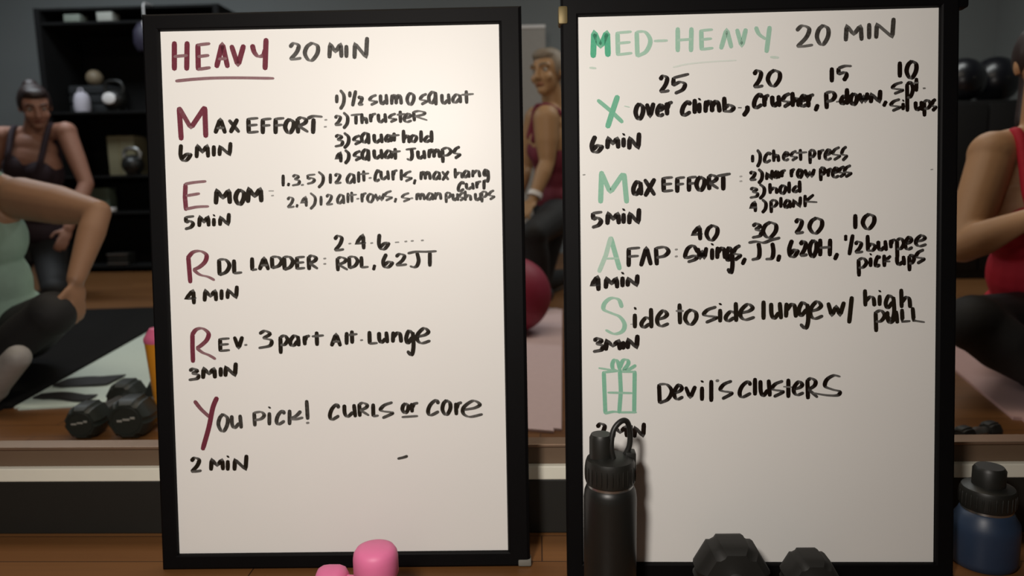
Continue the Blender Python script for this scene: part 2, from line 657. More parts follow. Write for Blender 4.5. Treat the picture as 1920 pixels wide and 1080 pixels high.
W1('handwriting', 'black item 4 squat jumps', BLACK, T(
    '4 628 643 284 305; ) 646 655 280 308; s 663 677 282 302; q 678 693 279 303; u 700 718 279 299; a 721 736 281 298; t 737 748 277 300;'
    'J 760 781 277 301; u 782 798 281 299; m 803 826 279 297; p 828 847 276 306; s 850 863 274 298', 6.3))
W1('handwriting', 'red capital E of the line EMOM', RED, T(
    '| 348,345 347,370 349,394; ~ 347,345 365,342 386,340; | 350,367 374,363; ~ 349,392 370,388 391,387', 7.5, .95))
W1('handwriting', 'black letters MOM after the red E', BLACK, T(
    'M 403 433 354 384; O 440 459 354 384; M 463 492 351 381', 8) + T('- 504 513 358 358; . 511 0 367 0', 4, .75))
W1('handwriting', 'black words 5 MIN under EMOM', BLACK, T(
    '5 346 365 404 431; M 372 393 404 426; i 401 402 402 425; N 411 431 399 424', 7))
W1('handwriting', 'black item 1,3,5 alternating curls and max hang curl', BLACK, T(
    '1 530 532 327 350; , 540 542 343 349; 3 547 562 327 349; . 567 0 347 0; 5 575 592 326 346; ) 596 607 321 353;'
    '1 619 620 325 345; 2 627 641 325 345; a 650 666 325 345; l 672 673 321 343; t 678 689 319 341; . 694 0 334 0;'
    'c 702 713 318 341; u 713 730 319 338; r 735 746 318 339; l 752 753 317 339; s 757 772 320 341; , 776 779 336 346;'
    'm 788 808 321 338; a 812 826 321 338; x 828 842 320 339; h 852 868 315 335; a 868 881 319 334; n 885 901 318 333; g 906 917 317 342;'
    'C 858 871 340 360; u 873 889 342 356; r 892 903 339 354; l 907 908 337 356', 5.6, .95))
W1('handwriting', 'black item 2,4 alternating rows and s-man push ups', BLACK, T(
    '2 538 553 369 390; , 556 558 383 389; 4 563 578 367 388; ) 581 592 361 393; 1 602 602 367 386; 2 611 625 364 385;'
    'a 632 646 364 383; l 652 653 361 381; t 656 666 359 380; . 671 0 373 0; r 677 688 361 380; o 688 701 362 380; w 703 721 362 378;'
    's 720 735 357 377; , 740 743 371 380; s 753 768 361 379; . 772 0 372 0; m 780 797 362 376; a 800 813 361 376; n 815 828 360 375;'
    'p 835 846 360 381; u 848 860 362 377; s 860 871 360 377; h 871 884 357 377; u 890 903 361 377; p 902 914 358 380; s 916 927 356 375', 5.2, .92))
W1('handwriting', 'red capital R of the RDL ladder line', RED, T(
    '| 353,480 355,505 357,530; ~ 352,484 362,473 376,471 387,478 385,490 375,500 363,506; ~ 363,506 375,515 390,519 402,525', 7.5, .97))
W1('handwriting', 'black words DL LADDER after the red R', BLACK, T(
    'D 409 432 485 517; L 437 455 486 514; L 471 483 482 508; A 485 505 481 507; D 508 530 480 504; D 531 551 480 507; E 555 573 480 506; R 577 597 478 507',
    7.2) + T('. 609 0 485 0; . 609 0 495 0', 4.8, .85))
W1('handwriting', 'black words 4 MIN under the RDL ladder', BLACK, T(
    '4 347 369 542 571; M 382 407 542 566; I 415 416 542 563; N 425 446 535 561', 7))
W1('handwriting', 'black count 2 4 6 and dots above the ladder line', BLACK, T(
    '2 626 646 441 471; 4 666 687 438 468; b6 709 730 438 468', 6.6) + T('. 656 0 457 0; . 697 0 456 0; - 741 748 454 454.5; . 761 0 453 0; . 773 0 452 0; . 792 0 451 0', 4.5, .85))
W1('handwriting', 'black words RDL 62JT', BLACK, T(
    'R 631 653 481 509; D 653 672 480 504; L 676 692 480 503; , 700 703 496 507; 6 717 737 475 502; 2 741 764 475 499;'
    '~ 782,474 785,488 782,498 776,501 769,499; | 806,472 806,499; ~ 765,475 780,472 800,472 818,471', 6.6))
W1('handwriting', 'red capital R of the rev lunge line', RED, T(
    '| 361,625 361,650 362,679; ~ 360,628 368,618 380,616 391,625 388,637 378,647 369,653; ~ 369,653 380,661 392,666 404,673', 7.5, .97))
W1('handwriting', 'black words EV. 3 part alt lunge', BLACK, T(
    'E 411 432 633 660; V 438 456 630 655; . 461 0 647 0 .8; 3 484 510 619 654; p 524 541 628 664; a 543 562 628 650; r 569 582 628 648; t 588 604 621 649;'
    'A 620 640 624 650; l 650 650 622 647; t 656 667 619 645; . 678 0 638 0 .7; L 691 709 620 646; u 709 728 621 644; n 735 754 621 643; g 760 777 619 667; e 781 808 614 645', 7))
W1('handwriting', 'black words 3 MIN under the lunge line', BLACK, T(
    '3 353 373 690 714; M 379 405 688 711; I 414 414 688 707; N 421 444 679 707', 7.5))
W1('handwriting', 'red capital Y of the last line', RED, T('~ 365,752 377,767 393,782; ~ 407,745 399,765 392,800 380,843', 8, .97))
W1('handwriting', 'black words OU PICK! after the red Y', BLACK, T(
    'O 408 428 775 809; u 433 454 777 804; P 475 497 771 800; i 505 506 762 798; C 517 535 769 797; | 543,769 543,796; ~ 564,771 555,780 546,784; ~ 546,786 555,786 568,783;'
    '| 575,751 577,786; . 577 0 793 0', 6.6, .93))
W1('handwriting', 'black words curls or core, the word or underlined', BLACK, T(
    'C 617 637 757 788; u 644 668 757 783; R 672 693 754 782; L 698 711 756 782; s 712 737 753 785; o 753 767 755 775; r 770 785 754 774;'
    '| 754,782 783,780; C 801 824 749 780; o 828 846 749 778; r 853 867 753 779; e 867 906 750 783', 6.8, .97))
W1('handwriting', 'black words 2 MIN under you pick', BLACK, T(
    '2 357 379 857 886; M 394 420 859 883; i 427 428 854 883; N 438 464 852 883', 7.2))
W1('handwriting', 'stray black marker dash low on the board', BLACK, T('~ 746,860 757,857.5 764,855', 6.5))

W2 = rightb.write
W2('handwriting', 'faded green heading MED-HEAVY', GREEN, T('M 1110 1142 57 109', 9, .95) + T(
    'E 1156 1186 58 105; D 1192 1221 58 107; - 1227 1251 76 77; H 1269 1298 51 98; E 1313 1338 54 95; ^ 1350 1373 53 93; V 1380 1400 53 89; ~ 1417,51 1423,64 1435,73; | 1443,50 1437,98', 7, .62)
   + T('- 1106 1117 128 127', 7, .45) + T('- 1445 1459 108 107', 8, .4) + T('~ 1262,126 1290,120 1330,116 1380,113', 4, .2))
W2('handwriting', 'black words 20 MIN beside the green heading', BLACK, T(
    '2 1492 1525 47 89; 0 1530 1554 46 84; M 1584 1617 46 78; I 1629 1630 43 74; N 1641 1677 33 73', 6.8, .92))
W2('handwriting', 'black counts 25 20 15 10 above the first line', BLACK2, T(
    '2 1236 1256 141 174; | 1263,146 1262,160; ~ 1262,160 1275,154 1284,158 1280,168 1266,175; | 1263,146 1291,139;'
    '2 1412 1432 131 165; 0 1438 1463 130 162; 1 1559 1560 126 155; | 1572,128 1572,139; ~ 1572,139 1584,136 1587,142 1582,151; ~ 1572,128 1584,124 1596,124;'
    '1 1686 1688 115 146; 0 1698 1719 113 147', 7))
W2('handwriting', 'green capital X of the first line', GREEN, T('| 1121,188 1144,207 1167,229; | 1158,180 1148,210 1139,239', 8.5, .85) + T('- 1171 1180 201 199', 4, .6))
W2('handwriting', 'black words over climb', BLACK2, T(
    'O 1190 1207 193 224; v 1211 1227 192 221; e 1231 1246 195 219; r 1248 1262 190 217; C 1277 1296 189 218; l 1302 1303 185 214; i 1311 1312 184 213; m 1321 1351 188 212; b 1356 1377 181 211;'
    '- 1384 1390 202 202 .6; ~ 1401,199 1401,207 1394,217', 7.4))
W2('handwriting', 'black words crusher and p down', BLACK2, T(
    'C 1412 1430 175 204; r 1431 1443 177 201; u 1446 1463 178 201; s 1466 1482 174 202; h 1484 1499 172 201; e 1499 1514 177 201; r 1513 1527 176 202; , 1528 1534 195 209;'
    'P 1547 1567 171 205; . 1570 0 191 0 .6; d 1575 1590 165 197; o 1593 1608 174 197; w 1610 1628 173 194; N 1631 1652 168 194; , 1656 1662 189 200', 7.2))
W2('handwriting', 'black words spt. situps squeezed at the edge', BLACK2, T(
    's 1672 1693 153 177; p 1699 1713 153 210; | 1718,147 1718,171; - 1712 1722 155 156 .7; . 1733 0 166 0 .6; s 1669 1688 185 209; i 1693 1694 187 207; u 1715 1730 189 208; p 1731 1746 187 219; s 1746 1755 185 209', 6.2))
W2('handwriting', 'black words 6 MIN under the X line', BLACK2, T(
    '6 1108 1130 254 286; M 1137 1161 256 280; i 1169 1170 250 277; N 1178 1200 248 281', 7.6))
W2('handwriting', 'green capital M of the right-hand max effort line', GREEN, T('| 1128,322 1126,380; | 1128,324 1144,361 1168,326; | 1170,326 1175,380', 8, .72))
W2('handwriting', 'black words ax effort after the green M', BLACK2, T(
    'a 1186 1204 339 367; x 1207 1229 334 369; E 1242 1263 331 361; F 1268 1285 331 362; F 1290 1307 330 360; O 1304 1322 330 358; R 1327 1348 327 357; | 1356,330 1356,356; | 1345,330 1369,326', 7.4)
   + T('. 1389 0 331 0; . 1389 0 340 0', 4.4, .6))
W2('handwriting', 'black words 5 MIN under right max effort', BLACK2, T(
    '5 1109 1130 396 428; M 1137 1162 397 422; i 1169 1170 391 420; N 1178 1200 390 421', 7.6))
W2('handwriting', 'black item 1 chest press', BLACK2, T(
    '1 1410 1412 290 305; ) 1419 1426 280 314; C 1432 1446 285 306; h 1449 1461 280 304; e 1468 1480 284 302; s 1482 1494 282 302; t 1495 1510 279 302;'
    'p 1517 1529 280 308; r 1534 1546 280 300; e 1546 1560 279 301; s 1560 1575 275 301; s 1577 1588 274 302', 5.6, .97))
W2('handwriting', 'black item 2 narrow press', BLACK2, T(
    '2 1405 1419 321 339; ) 1421 1430 316 345; N 1436 1449 318 338; a 1451 1462 320 335; r 1464 1474 318 333; r 1482 1491 316 333; o 1494 1505 316 334; w 1508 1528 316 334;'
    'p 1537 1548 313 340; r 1551 1560 315 332; e 1560 1574 313 334; s 1572 1584 311 333; s 1582 1596 309 333', 6))
W2('handwriting', 'black item 3 hold', BLACK2, T(
    '3 1405 1421 351 372; ) 1423 1434 344 374; h 1442 1458 343 364; o 1461 1474 346 364; l 1479 1480 340 363; d 1486 1501 338 362', 6))
W2('handwriting', 'black item 4 plank', BLACK2, T(
    '4 1405 1420 376 398; ) 1428 1437 373 400; p 1444 1458 374 400; l 1464 1464 369 390; a 1470 1483 374 391; N 1486 1502 368 390; K 1508 1533 364 389', 5.8))
W2('handwriting', 'green capital A of the AFAP line', GREEN, T('| 1145,445 1152,470 1162,505; - 1136 1160 484 485 .7', 8, .7) + T('| 1145,445 1136,478 1123,510', 7, .5))
W2('handwriting', 'black letters FAP after the green A', BLACK2, T(
    'F 1177 1201 463 501; ^ 1200 1222 462 500; P 1228 1255 462 498', 7.2) + T('. 1268 0 468 0; . 1268 0 481 0', 5, .8))
W2('handwriting', 'black counts 40 30 20 10 above the AFAP line', BLACK2, T(
    '4 1296 1318 422 451; 0 1323 1346 421 451; 3 1409 1428 418 447; 0 1429 1456 415 446; 2 1490 1508 410 439; 0 1516 1542 407 438; 1 1603 1604 401 430; 0 1616 1640 400 430', 7))
W2('handwriting', 'black words swings, JJ, 620H', BLACK2, T(
    '~ 1308,473 1300,461 1289,467 1285,483 1300,480 1308,481 1302,487 1290,491; w 1307 1326 463 487; i 1335 1336 456 488; n 1343 1361 462 486; g 1361 1375 463 513; s 1374 1389 459 489; , 1391 1398 483 497;'
    '~ 1422,456 1424,470 1422,483 1410,487; ~ 1404,455 1418,453 1432,455 1446,450 1462,446; ~ 1448,456 1450,472 1447,484 1436,486; , 1458 1462 477 491;'
    '6 1478 1497 449 482; 2 1499 1515 451 481; 0 1516 1532 449 482; H 1536 1558 447 481; , 1564 1571 474 488', 7))
W2('handwriting', 'black words half burpee pickups', BLACK2, T(
    '1 1585 1586 440 452; / 1591 1600 439 479; 2 1602 1619 452 475; b 1625 1642 440 472; u 1645 1663 450 471; r 1668 1680 448 466; p 1680 1696 446 486; e 1696 1712 443 469; e 1716 1738 440 463;'
    'p 1608 1626 483 519; i 1632 1633 475 501; c 1640 1651 479 501; k 1656 1671 477 501; u 1680 1697 479 498; p 1703 1715 477 509; s 1716 1733 467 495', 6.4))
W2('handwriting', 'black words 4 MIN under the AFAP line', BLACK2, T(
    '4 1107 1127 516 546; M 1134 1159 519 542; i 1167 1168 510 539; N 1175 1197 514 538', 7.6))
W2('handwriting', 'green capital S of the side lunge line', GREEN, T(
    '~ 1166,576 1160,562 1146,559 1134,568 1132,580 1146,587 1162,594 1171,608 1167,621 1152,626 1136,619', 7, .68))
W2('handwriting', 'black words ide to side lunge w/', BLACK, T(
    'i 1190 1192 576 616; d 1201 1223 577 616; e 1231 1255 581 613; | 1274,570 1275,607; - 1268 1281 583 583; o 1283 1307 579 609; s 1318 1344 574 606; i 1350 1351 568 605; d 1359 1382 566 604; e 1387 1416 569 601;'
    'l 1431 1432 563 600; u 1444 1466 566 599; n 1472 1494 567 596; g 1496 1517 566 617; e 1518 1544 564 599; w 1551 1584 565 594; / 1591 1598 555 607', 7))
W2('handwriting', 'black words high pull', BLACK, T(
    'h 1620 1641 542 575; i 1649 1650 544 574; g 1659 1678 553 601; h 1688 1708 541 578; p 1640 1660 581 623; u 1662 1684 582 607; | 1691,580 1692,603 1706,602; | 1711,577 1713,601 1733,604', 6.6))
W2('handwriting', 'black words 3 MIN under the side lunge line', BLACK2, T(
    '3 1111 1131 633 661; M 1134 1164 636 658; I 1168 1169 639 656; N 1175 1197 627 655', 7.8))
W2('handwriting', 'small green drawing of a wrapped gift with a bow', GREEN, T(
    '| 1132,697 1135,775; | 1190,696 1189,774; | 1132,698 1160,695; | 1165,697 1190,697; ~ 1134,775 1150,772 1165,773 1193,773; | 1162,692 1164,733 1161,774; | 1140,736 1185,737;'
    '~ 1162,692 1158,678 1152,675 1148,683 1150,692 1160,696; ~ 1162,690 1168,676 1176,675 1178,682 1170,694 1180,692 1192,685; | 1123,690 1148,694', 6.5, .78))
W2('handwriting', "black words Devil's clusters beside the gift", BLACK2, T(
    'D 1234 1261 719 757; e 1263 1282 720 750; v 1284 1305 723 748; i 1316 1317 713 752; l 1333 1334 712 754; . 1345 0 714 0 1.1; s 1349 1373 713 749;'
    'C 1385 1409 714 746; l 1415 1416 708 742; u 1424 1445 711 744; s 1446 1469 713 745; | 1478,711 1478,745; - 1469 1487 726 725 .7; e 1487 1508 714 742; R 1512 1534 708 749;'
    '~ 1575,706 1563,704 1550,712 1547,724 1560,730 1574,734 1570,741 1550,741 1525,737', 6.8))
W2('handwriting', 'black words 2 MIN behind the bottle loop', BLACK2, T(
    '2 1118 1139 793 823; M 1148 1177 797 821; I 1182 1183 796 820; N 1188 1209 792 821', 7.2))
W2('handwriting', 'stray black specks on the right board', BLACK, T('. 1095 0 328 0 .8; . 1747 0 318 0 .7; . 1732 0 165 0 .5; . 1184 0 608 0 .5', 4, .8))

# corner fittings of the right board
xl, xr, zb, zt = rightb.ext
cc = link('corner_clip', box(bmesh.new(), (xl - .004, -0.010, zt - .044), (xl + .011, 0.016, zt - .016), 0.004), mat('brass', srgb(112, 98, 64), 0.5, 0.5), rightb.root, True, True)
cc['label'] = 'small brass clip at the upper left corner'
cb = link('corner_bracket', box(bmesh.new(), (xr - .03, -0.002, zt - .032), (xr + .016, 0.02, zt + .012), 0.004), mat('black_frame_paint', (0, 0, 0)), rightb.root, True, True)
xl, xr, zb, zt = left.ext
cl = link('corner_cap', box(bmesh.new(), (xr - .02, -0.0085, zb + .0005), (xr + .002, 0.016, zb + .012), 0.003), mat('grey_plastic', srgb(120, 118, 110), 0.5), left.root, True, True)
cl['label'] = 'grey corner cap at the lower right'
# ------------------------------------------------------------------ things in front of the boards
blk = mat('black_powder_coat', srgb(27, 27, 25), 0.38, noise=0.1, scale=60, bump=0.03)
blkpl = mat('black_plastic', srgb(30, 30, 27), 0.45, noise=0.08, scale=50)
steel = mat('brushed_steel', srgb(170, 170, 168), 0.28, 0.9)


def flask(name, label, px, Y, y_shoulder, y_top, half_px, body_mat, loop):
    c = P(px, 950, Y)
    c.z = 0
    r = half_px / FPX * Y
    zs = P(px, y_shoulder, Y).z
    zt = P(px, y_top, Y).z
    t = empty(name, c, label, 'bottle')
    b = bmesh.new()
    k = 1.0 if loop else .86
    lathe(b, [(0, 0), (r * .9, 0), (r * .97, .004), (r, .012), (r, zs - .034), (r * (.97 + .03 * (k > .9)), zs - .020), (r * .97 * k, zs - .009), (r * .9 * k, zs - .002), (r * .84 * k, zs), (0, zs)], c, seg=56)
    link('body', b, body_mat, t)
    b = bmesh.new()
    lathe(b, [(0, 0), (r * .86 * k, 0), (r * .87 * k, .002), (r * .86 * k, .006), (0, .006)], c + Vector((0, 0, zs - .001)), seg=56)
    link('collar_ring', b, steel, t)
    h = zt - zs
    body_r = r
    r = r * k
    b = bmesh.new()
    lathe(b, [(0, 0), (r * .9, 0), (r * .93, .003), (r * .93, h * .42), (r * .88, h * .5), (r * .62, h * .56), (0, h * .56)], c + Vector((0, 0, zs + .004)), seg=56)
    for k in range(28):
        a = 2 * math.pi * k / 28
        q = c + Vector((r * .93 * math.cos(a), r * .93 * math.sin(a), zs + .004 + h * .22))
        ball(b, q, (.0016, .0016, h * .18), seg=6)
    lid = link('lid', b, blkpl, t)
    sx = -r * .34 if loop else 0.0
    b = bmesh.new()
    sr = r * (.44 if loop else .56)
    lathe(b, [(0, 0), (sr, 0), (sr, h * .42), (sr * .85, h * .5), (0, h * .5)], c + Vector((sx, 0, zs + .004 + h * .52)), seg=32)
    link('spout_cap', b, blkpl, t)
    return t, c, r, zs, zt


t, c, r, zs, zt = flask('water_bottle', 'black flask with a carry loop in front of the MED-HEAVY board', 1144, 1.06, 908, 820, 52,
                        mat('black_flask_paint', srgb(26, 26, 24), 0.4, noise=0.1, scale=90, bump=0.04), True)
b = bmesh.new()
lp = [P(x, y, Y) for x, y, Y in ((1152, 868, 1.05), (1146, 838, 1.05), (1150, 808, 1.055), (1163, 791, 1.06), (1175, 790, 1.065), (1181, 808, 1.07), (1180, 836, 1.07), (1170, 856, 1.07), (1164, 868, 1.07))]
tube(b, spline(lp, 8), .0042, 12)
link('carry_loop', b, blkpl, t)
b = bmesh.new()
h = P(1184, 852, 1.07)
box(b, h - Vector((.010, .010, .024)), h + Vector((.006, .010, .006)), .003)
link('hinge', b, blkpl, t)

t, c, r, zs, zt = flask('water_bottle', 'navy blue flask with a black lid right of the boards', 1850, 1.17, 952, 880, 60,
                        mat('navy_flask_paint', srgb(42, 57, 80), 0.42, noise=0.06, scale=90, bump=0.03), False)
# pink hand weights
pink = mat('pink_vinyl', srgb(236, 122, 168), 0.5, noise=0.05, scale=40, bump=0.05)


def hand_weight(label, c, axis, r, L):
    """short vinyl dumbbell: two rounded heads and a grip; c is the middle"""
    axis = Vector(axis).normalized()
    t = empty('dumbbell', Vector((c[0], c[1], 0)), label, 'dumbbell', 'pink vinyl hand weights')
    hl = L * .43
    for s in (-1, 1):
        b = bmesh.new()
        st = Vector(c) + axis * s * (L / 2)
        prof = [(0, 0), (r * .6, .001), (r * .84, .004), (r * .96, .010), (r, .018), (r, hl - .014), (r * .9, hl - .006), (r * .6, hl), (0, hl)]
        lathe(b, prof, st, axis * -s, seg=40)
        link('head', b, pink, t)
    b = bmesh.new()
    g = L / 2 - hl + .004
    lathe(b, [(0, 0), (r * .5, 0), (r * .46, g), (r * .5, 2 * g), (0, 2 * g)], Vector(c) - axis * g, axis, seg=24)
    link('grip', b, pink, t)
    return t


p = P(705, 1060, .985)
hand_weight('pink vinyl dumbbell standing on end below the HEAVY board', (p.x, p.y, .0625), (0, 0, 1), .0318, .125)
p2 = P(592, 1080, 1.052)
hand_weight('pink vinyl dumbbell lying beside the upright pink one', (p2.x + .056, 1.052, .028), (1, 0, 0), .028, .112)


def hex_dumbbell(label, front, axis, a, L, group, rubber, flat=None):
    """rubber hex dumbbell lying on a flat of its heads; front = middle of the near face at floor level, a = side of the hexagon"""
    axis = Vector(axis).normalized()
    hz = a * math.sqrt(3) / 2
    t = empty('dumbbell', Vector((front[0], front[1], 0)) + axis * L / 2, label, 'dumbbell', group)
    side = Vector((0, 0, 1)).cross(axis)
    hl = L * .29
    for s in (0, 1):
        b = bmesh.new()
        rings = []
        base = Vector((front[0], front[1], hz)) + axis * (s * (L - hl))
        for k, (d, f) in enumerate(((0, .8), (hl * .14, .96), (hl * .3, 1), (hl * .7, 1), (hl * .86, .96), (hl, .8))):
            ring = []
            for j in range(6):
                an = math.radians(60 * j)
                ring.append(b.verts.new(base + axis * d + (side * math.cos(an) + Vector((0, 0, 1)) * math.sin(an)) * a * f))
            rings.append(ring)
        for A, B in zip(rings, rings[1:]):
            for j in range(6):
                b.faces.new((A[j], A[(j + 1) % 6], B[(j + 1) % 6], B[j]))
        b.faces.new(rings[0])
        b.faces.new(rings[-1])
        vert_e = [e for e in b.edges if abs((e.verts[0].co - e.verts[1].co).normalized().dot(axis)) > .3]
        bmesh.ops.bevel(b, geom=vert_e, offset=a * .16, segments=3, affect='EDGES')
        hd = link('hex_head', b, rubber, t)
        if s == 0:
            # raised ring with pale weight marks on the face
            b = bmesh.new()
            cpt = Vector((front[0], front[1], hz))
            tube(b, [cpt + (side * math.cos(q) + Vector((0, 0, 1)) * math.sin(q)) * a * .6 - axis * .0005 for q in [2 * math.pi * k / 24 for k in range(25)]], .0015, 6)
            link('face_ring', b, rubber, hd)
    b = bmesh.new()
    g = L - 2 * hl + .006
    lathe(b, [(0, 0), (.0125, 0), (.0135, g * .25), (.0155, g * .5), (.0135, g * .75), (.0125, g), (0, g)], Vector((front[0], front[1], hz)) + axis * (hl - .003), axis, seg=20)
    link('handle', b, steel if flat is None else flat, t)
    return t, side, hz


rub = mat('black_rubber', srgb(30, 29, 26), 0.62, noise=0.12, scale=80, bump=0.05)
for px, py, fw, L_, lab in ((1362, 993, 76, .21, 'larger black hex dumbbell under the MED-HEAVY board'), (1507, 1020, 56, .19, 'smaller black hex dumbbell under the MED-HEAVY board')):
    Yr = 1.075
    for _ in range(30):                          # far head stands just in front of the board frame
        a_ = fw / FPX * Yr
        q = P(px, py, Yr)
        Yr += (q.z - a_ * math.sqrt(3)) * .4
    Yr = min(Yr, 1.105)
    q = P(px, py, Yr)
    hex_dumbbell(lab, (q.x - .012 * (q.x > .5), Yr - L_), (.0, 1, 0), a_, L_, 'black hex dumbbells under the right board', rub)

# ------------------------------------------------------------------ on the gym floor
def mat_thing(label, corners, th, m, group=None):
    """yoga mat: corners on the floor in order near-left, near-right, far-right, far-left"""
    cs = [Vector((x, y, 0)) for x, y in corners]
    mid = sum(cs, Vector()) / 4
    t = empty('yoga_mat', mid, label, 'yoga mat', group)
    b = bmesh.new()
    lo = [b.verts.new(p) for p in cs]
    hi = [b.verts.new(p + Vector((0, 0, th))) for p in cs]
    b.faces.new(lo)
    b.faces.new(hi)
    for k in range(4):
        b.faces.new((lo[k], lo[(k + 1) % 4], hi[(k + 1) % 4], hi[k]))
    bmesh.ops.bevel(b, geom=[e for e in b.edges if abs((e.verts[0].co - e.verts[1].co).z) > th * .5], offset=.02, segments=4, affect='EDGES')
    bmesh.ops.bevel(b, geom=[e for e in b.edges if e.verts[0].co.z > th * .5 and e.verts[1].co.z > th * .5 and len(e.link_faces) == 2 and abs(e.calc_face_angle(0)) > .5], offset=.0015, segments=2, affect='EDGES')
    link('mat_sheet', b, m, t)
    return t


A0, A1 = Vector((-1.52, 2.02)), Vector((-1.685, 3.10))
dA = (A1 - A0).normalized()
sA = Vector((dA.y, -dA.x))
mint = mat('mint_mat_foam', srgb(200, 214, 205), 0.8, noise=0.05, scale=60, bump=0.1)
darkmat = mat('black_mat_foam', srgb(15, 14, 13), 0.95, spec=0.2, noise=0.1, scale=60, bump=0.1)
e = A0 + dA * 1.75
mat_thing('pale mint yoga mat under the black dumbbells on the left', [A0, A0 + sA * .62, e + sA * .62, e], .006, mint)
f0 = A0 - sA * .008 + dA * .0
mat_thing('black yoga mat under the person in the mint top', [f0 - sA * 1.25 + dA * .05, f0, f0 + dA * 1.75, f0 - sA * 1.25 + dA * 1.8], .008, darkmat)
rosy = mat('rose_mat_foam', srgb(206, 182, 182), 0.8, noise=0.05, scale=60, bump=0.1)
m0, m1 = Fl(975, 797), Fl(1053, 814)
mat_thing('pale rose yoga mat seen between the two boards', [(m0.x - .55, m0.y + .1), (m1.x, m1.y), (m1.x + .06, m1.y + 1.75), (m0.x - .5, m0.y + 1.8)], .007, rosy)
r0, r1 = Fl(1905, 792), Fl(1790, 697)
dr = (Vector((r1.x, r1.y)) - Vector((r0.x, r0.y))).normalized()
sr_ = Vector((dr.y, -dr.x))
r0 = Vector((r0.x, r0.y))
mat_thing('dusty pink yoga mat under the person in the red top', [r0, r0 + sr_ * .64, r0 + sr_ * .64 + dr * 1.78, r0 + dr * 1.78], .008,
          mat('dusty_mat_foam', srgb(190, 156, 152), 0.8, noise=0.05, scale=60, bump=0.1))

# dumbbells standing on the mint mat, behind the kerb
rubg = mat('black_green_rubber', srgb(30, 36, 32), 0.5, noise=0.12, scale=80, bump=0.05)
pale = mat('pale_print', srgb(150, 150, 142), 0.6)


def digits(par, pts, side, org, s):
    """worn pale weight marks on a head, as short flat dashes"""
    b = bmesh.new()
    for x, z, w_, h_ in pts:
        c = org + side * x * s + Vector((0, 0, z * s))
        box(b, c + Vector((-w_ * s / 2, -.0006, -h_ * s / 2)), c + Vector((w_ * s / 2, .0006, h_ * s / 2)), .0003)
    return link('weight_marking', b, pale, par)


for px, lab, a_, yf, ax in ((150, 'left-hand black hex dumbbell of the pair on the gym floor', .050, 1.765, (-.08, 1, 0)),
                            (237, 'right-hand black hex dumbbell of the pair, beside the orange tumbler', .059, 1.765, (-.08, 1, 0))):
    q = P(px, 800, yf)
    t, sd, hz = hex_dumbbell(lab, (q.x, yf), ax, a_, .30, 'black hex dumbbells on the gym floor', rubg)
    o_ = Vector((q.x, yf - .0012, hz + .004))
    heads = [ch_ for ch_ in t.children if ch_.name.startswith('hex_head')]
    digits(heads[0], [(-.3, -.06, .28, .09), (.02, 0, .3, .09), (.3, .07, .2, .1)], Vector((1, 0, 0)), o_, a_)

strap = mat('black_strap', srgb(30, 28, 27), 0.7)
for i, (pxa, pya, pxb, pyb, lab) in enumerate(((66, 745, 176, 746, 'black strap lying across the near end of the mint mat'), (106, 722, 222, 712, 'second black strap across the mint mat, further from the kerb'))):
    a_, b_ = Fl(pxa, pya, .008), Fl(pxb, pyb, .008)
    t = empty('resistance_strap', Vector(((a_.x + b_.x) / 2, (a_.y + b_.y) / 2, .006)), lab, 'strap', 'straps on the mint mat')
    b = bmesh.new()
    n = 14
    wd = .060 + .050 * i
    rows = []
    for k in range(n + 1):
        u = k / n
        c_ = a_.lerp(b_, u) + Vector((0, .01 * math.sin(u * 5), 0))
        hgt = .0075 + .003 * abs(math.sin(u * 4 + i))
        rows.append([c_ + Vector((0, -wd / 2 * min(1, .35 + u * 3), hgt - .008)), c_ + Vector((0, wd / 2, hgt - .008))])
    lo = [[b.verts.new(p) for p in rr] for rr in rows]
    hi = [[b.verts.new(p + Vector((0, 0, .004))) for p in rr] for rr in rows]
    for k in range(n):
        b.faces.new((lo[k][0], lo[k][1], lo[k + 1][1], lo[k + 1][0]))
        b.faces.new((hi[k][0], hi[k][1], hi[k + 1][1], hi[k + 1][0]))
        for j in (0, 1):
            b.faces.new((lo[k][j], lo[k + 1][j], hi[k + 1][j], hi[k][j]))
    for k in (0, n):
        b.faces.new((lo[k][0], lo[k][1], hi[k][1], hi[k][0]))
    link('webbing', b, strap, t)

# orange tumbler with a pink lid and a red straw, half hidden by the left board
c = Fl(316, 797)
c = Vector((c.x, c.y, 0.0))
t = empty('tumbler', c, 'orange tumbler with pink lid and red straw beside the black dumbbells', 'tumbler')
zt = P(300, 640, c.y).z
b = bmesh.new()
lathe(b, [(0, 0), (.024, 0), (.026, .003), (.037, zt * .8), (.040, zt), (0, zt)], c, seg=40)
link('cup', b, mat('orange_plastic', srgb(226, 150, 40), 0.4), t)
b = bmesh.new()
lathe(b, [(0, 0), (.041, 0), (.042, .004), (.041, .012), (.036, .02), (.026, .036), (0, .04)], c + Vector((0, 0, zt)), seg=40)
lid = link('lid', b, mat('pink_plastic', srgb(226, 110, 150), 0.4), t)
b = bmesh.new()
tube(b, [c + Vector((-.004, 0, zt + .02)), c + Vector((.002, 0, zt + .08)), c + Vector((.02, 0, zt + .15))], .007, 12)
link('straw', b, mat('crimson_plastic', srgb(176, 20, 60), 0.4), t)

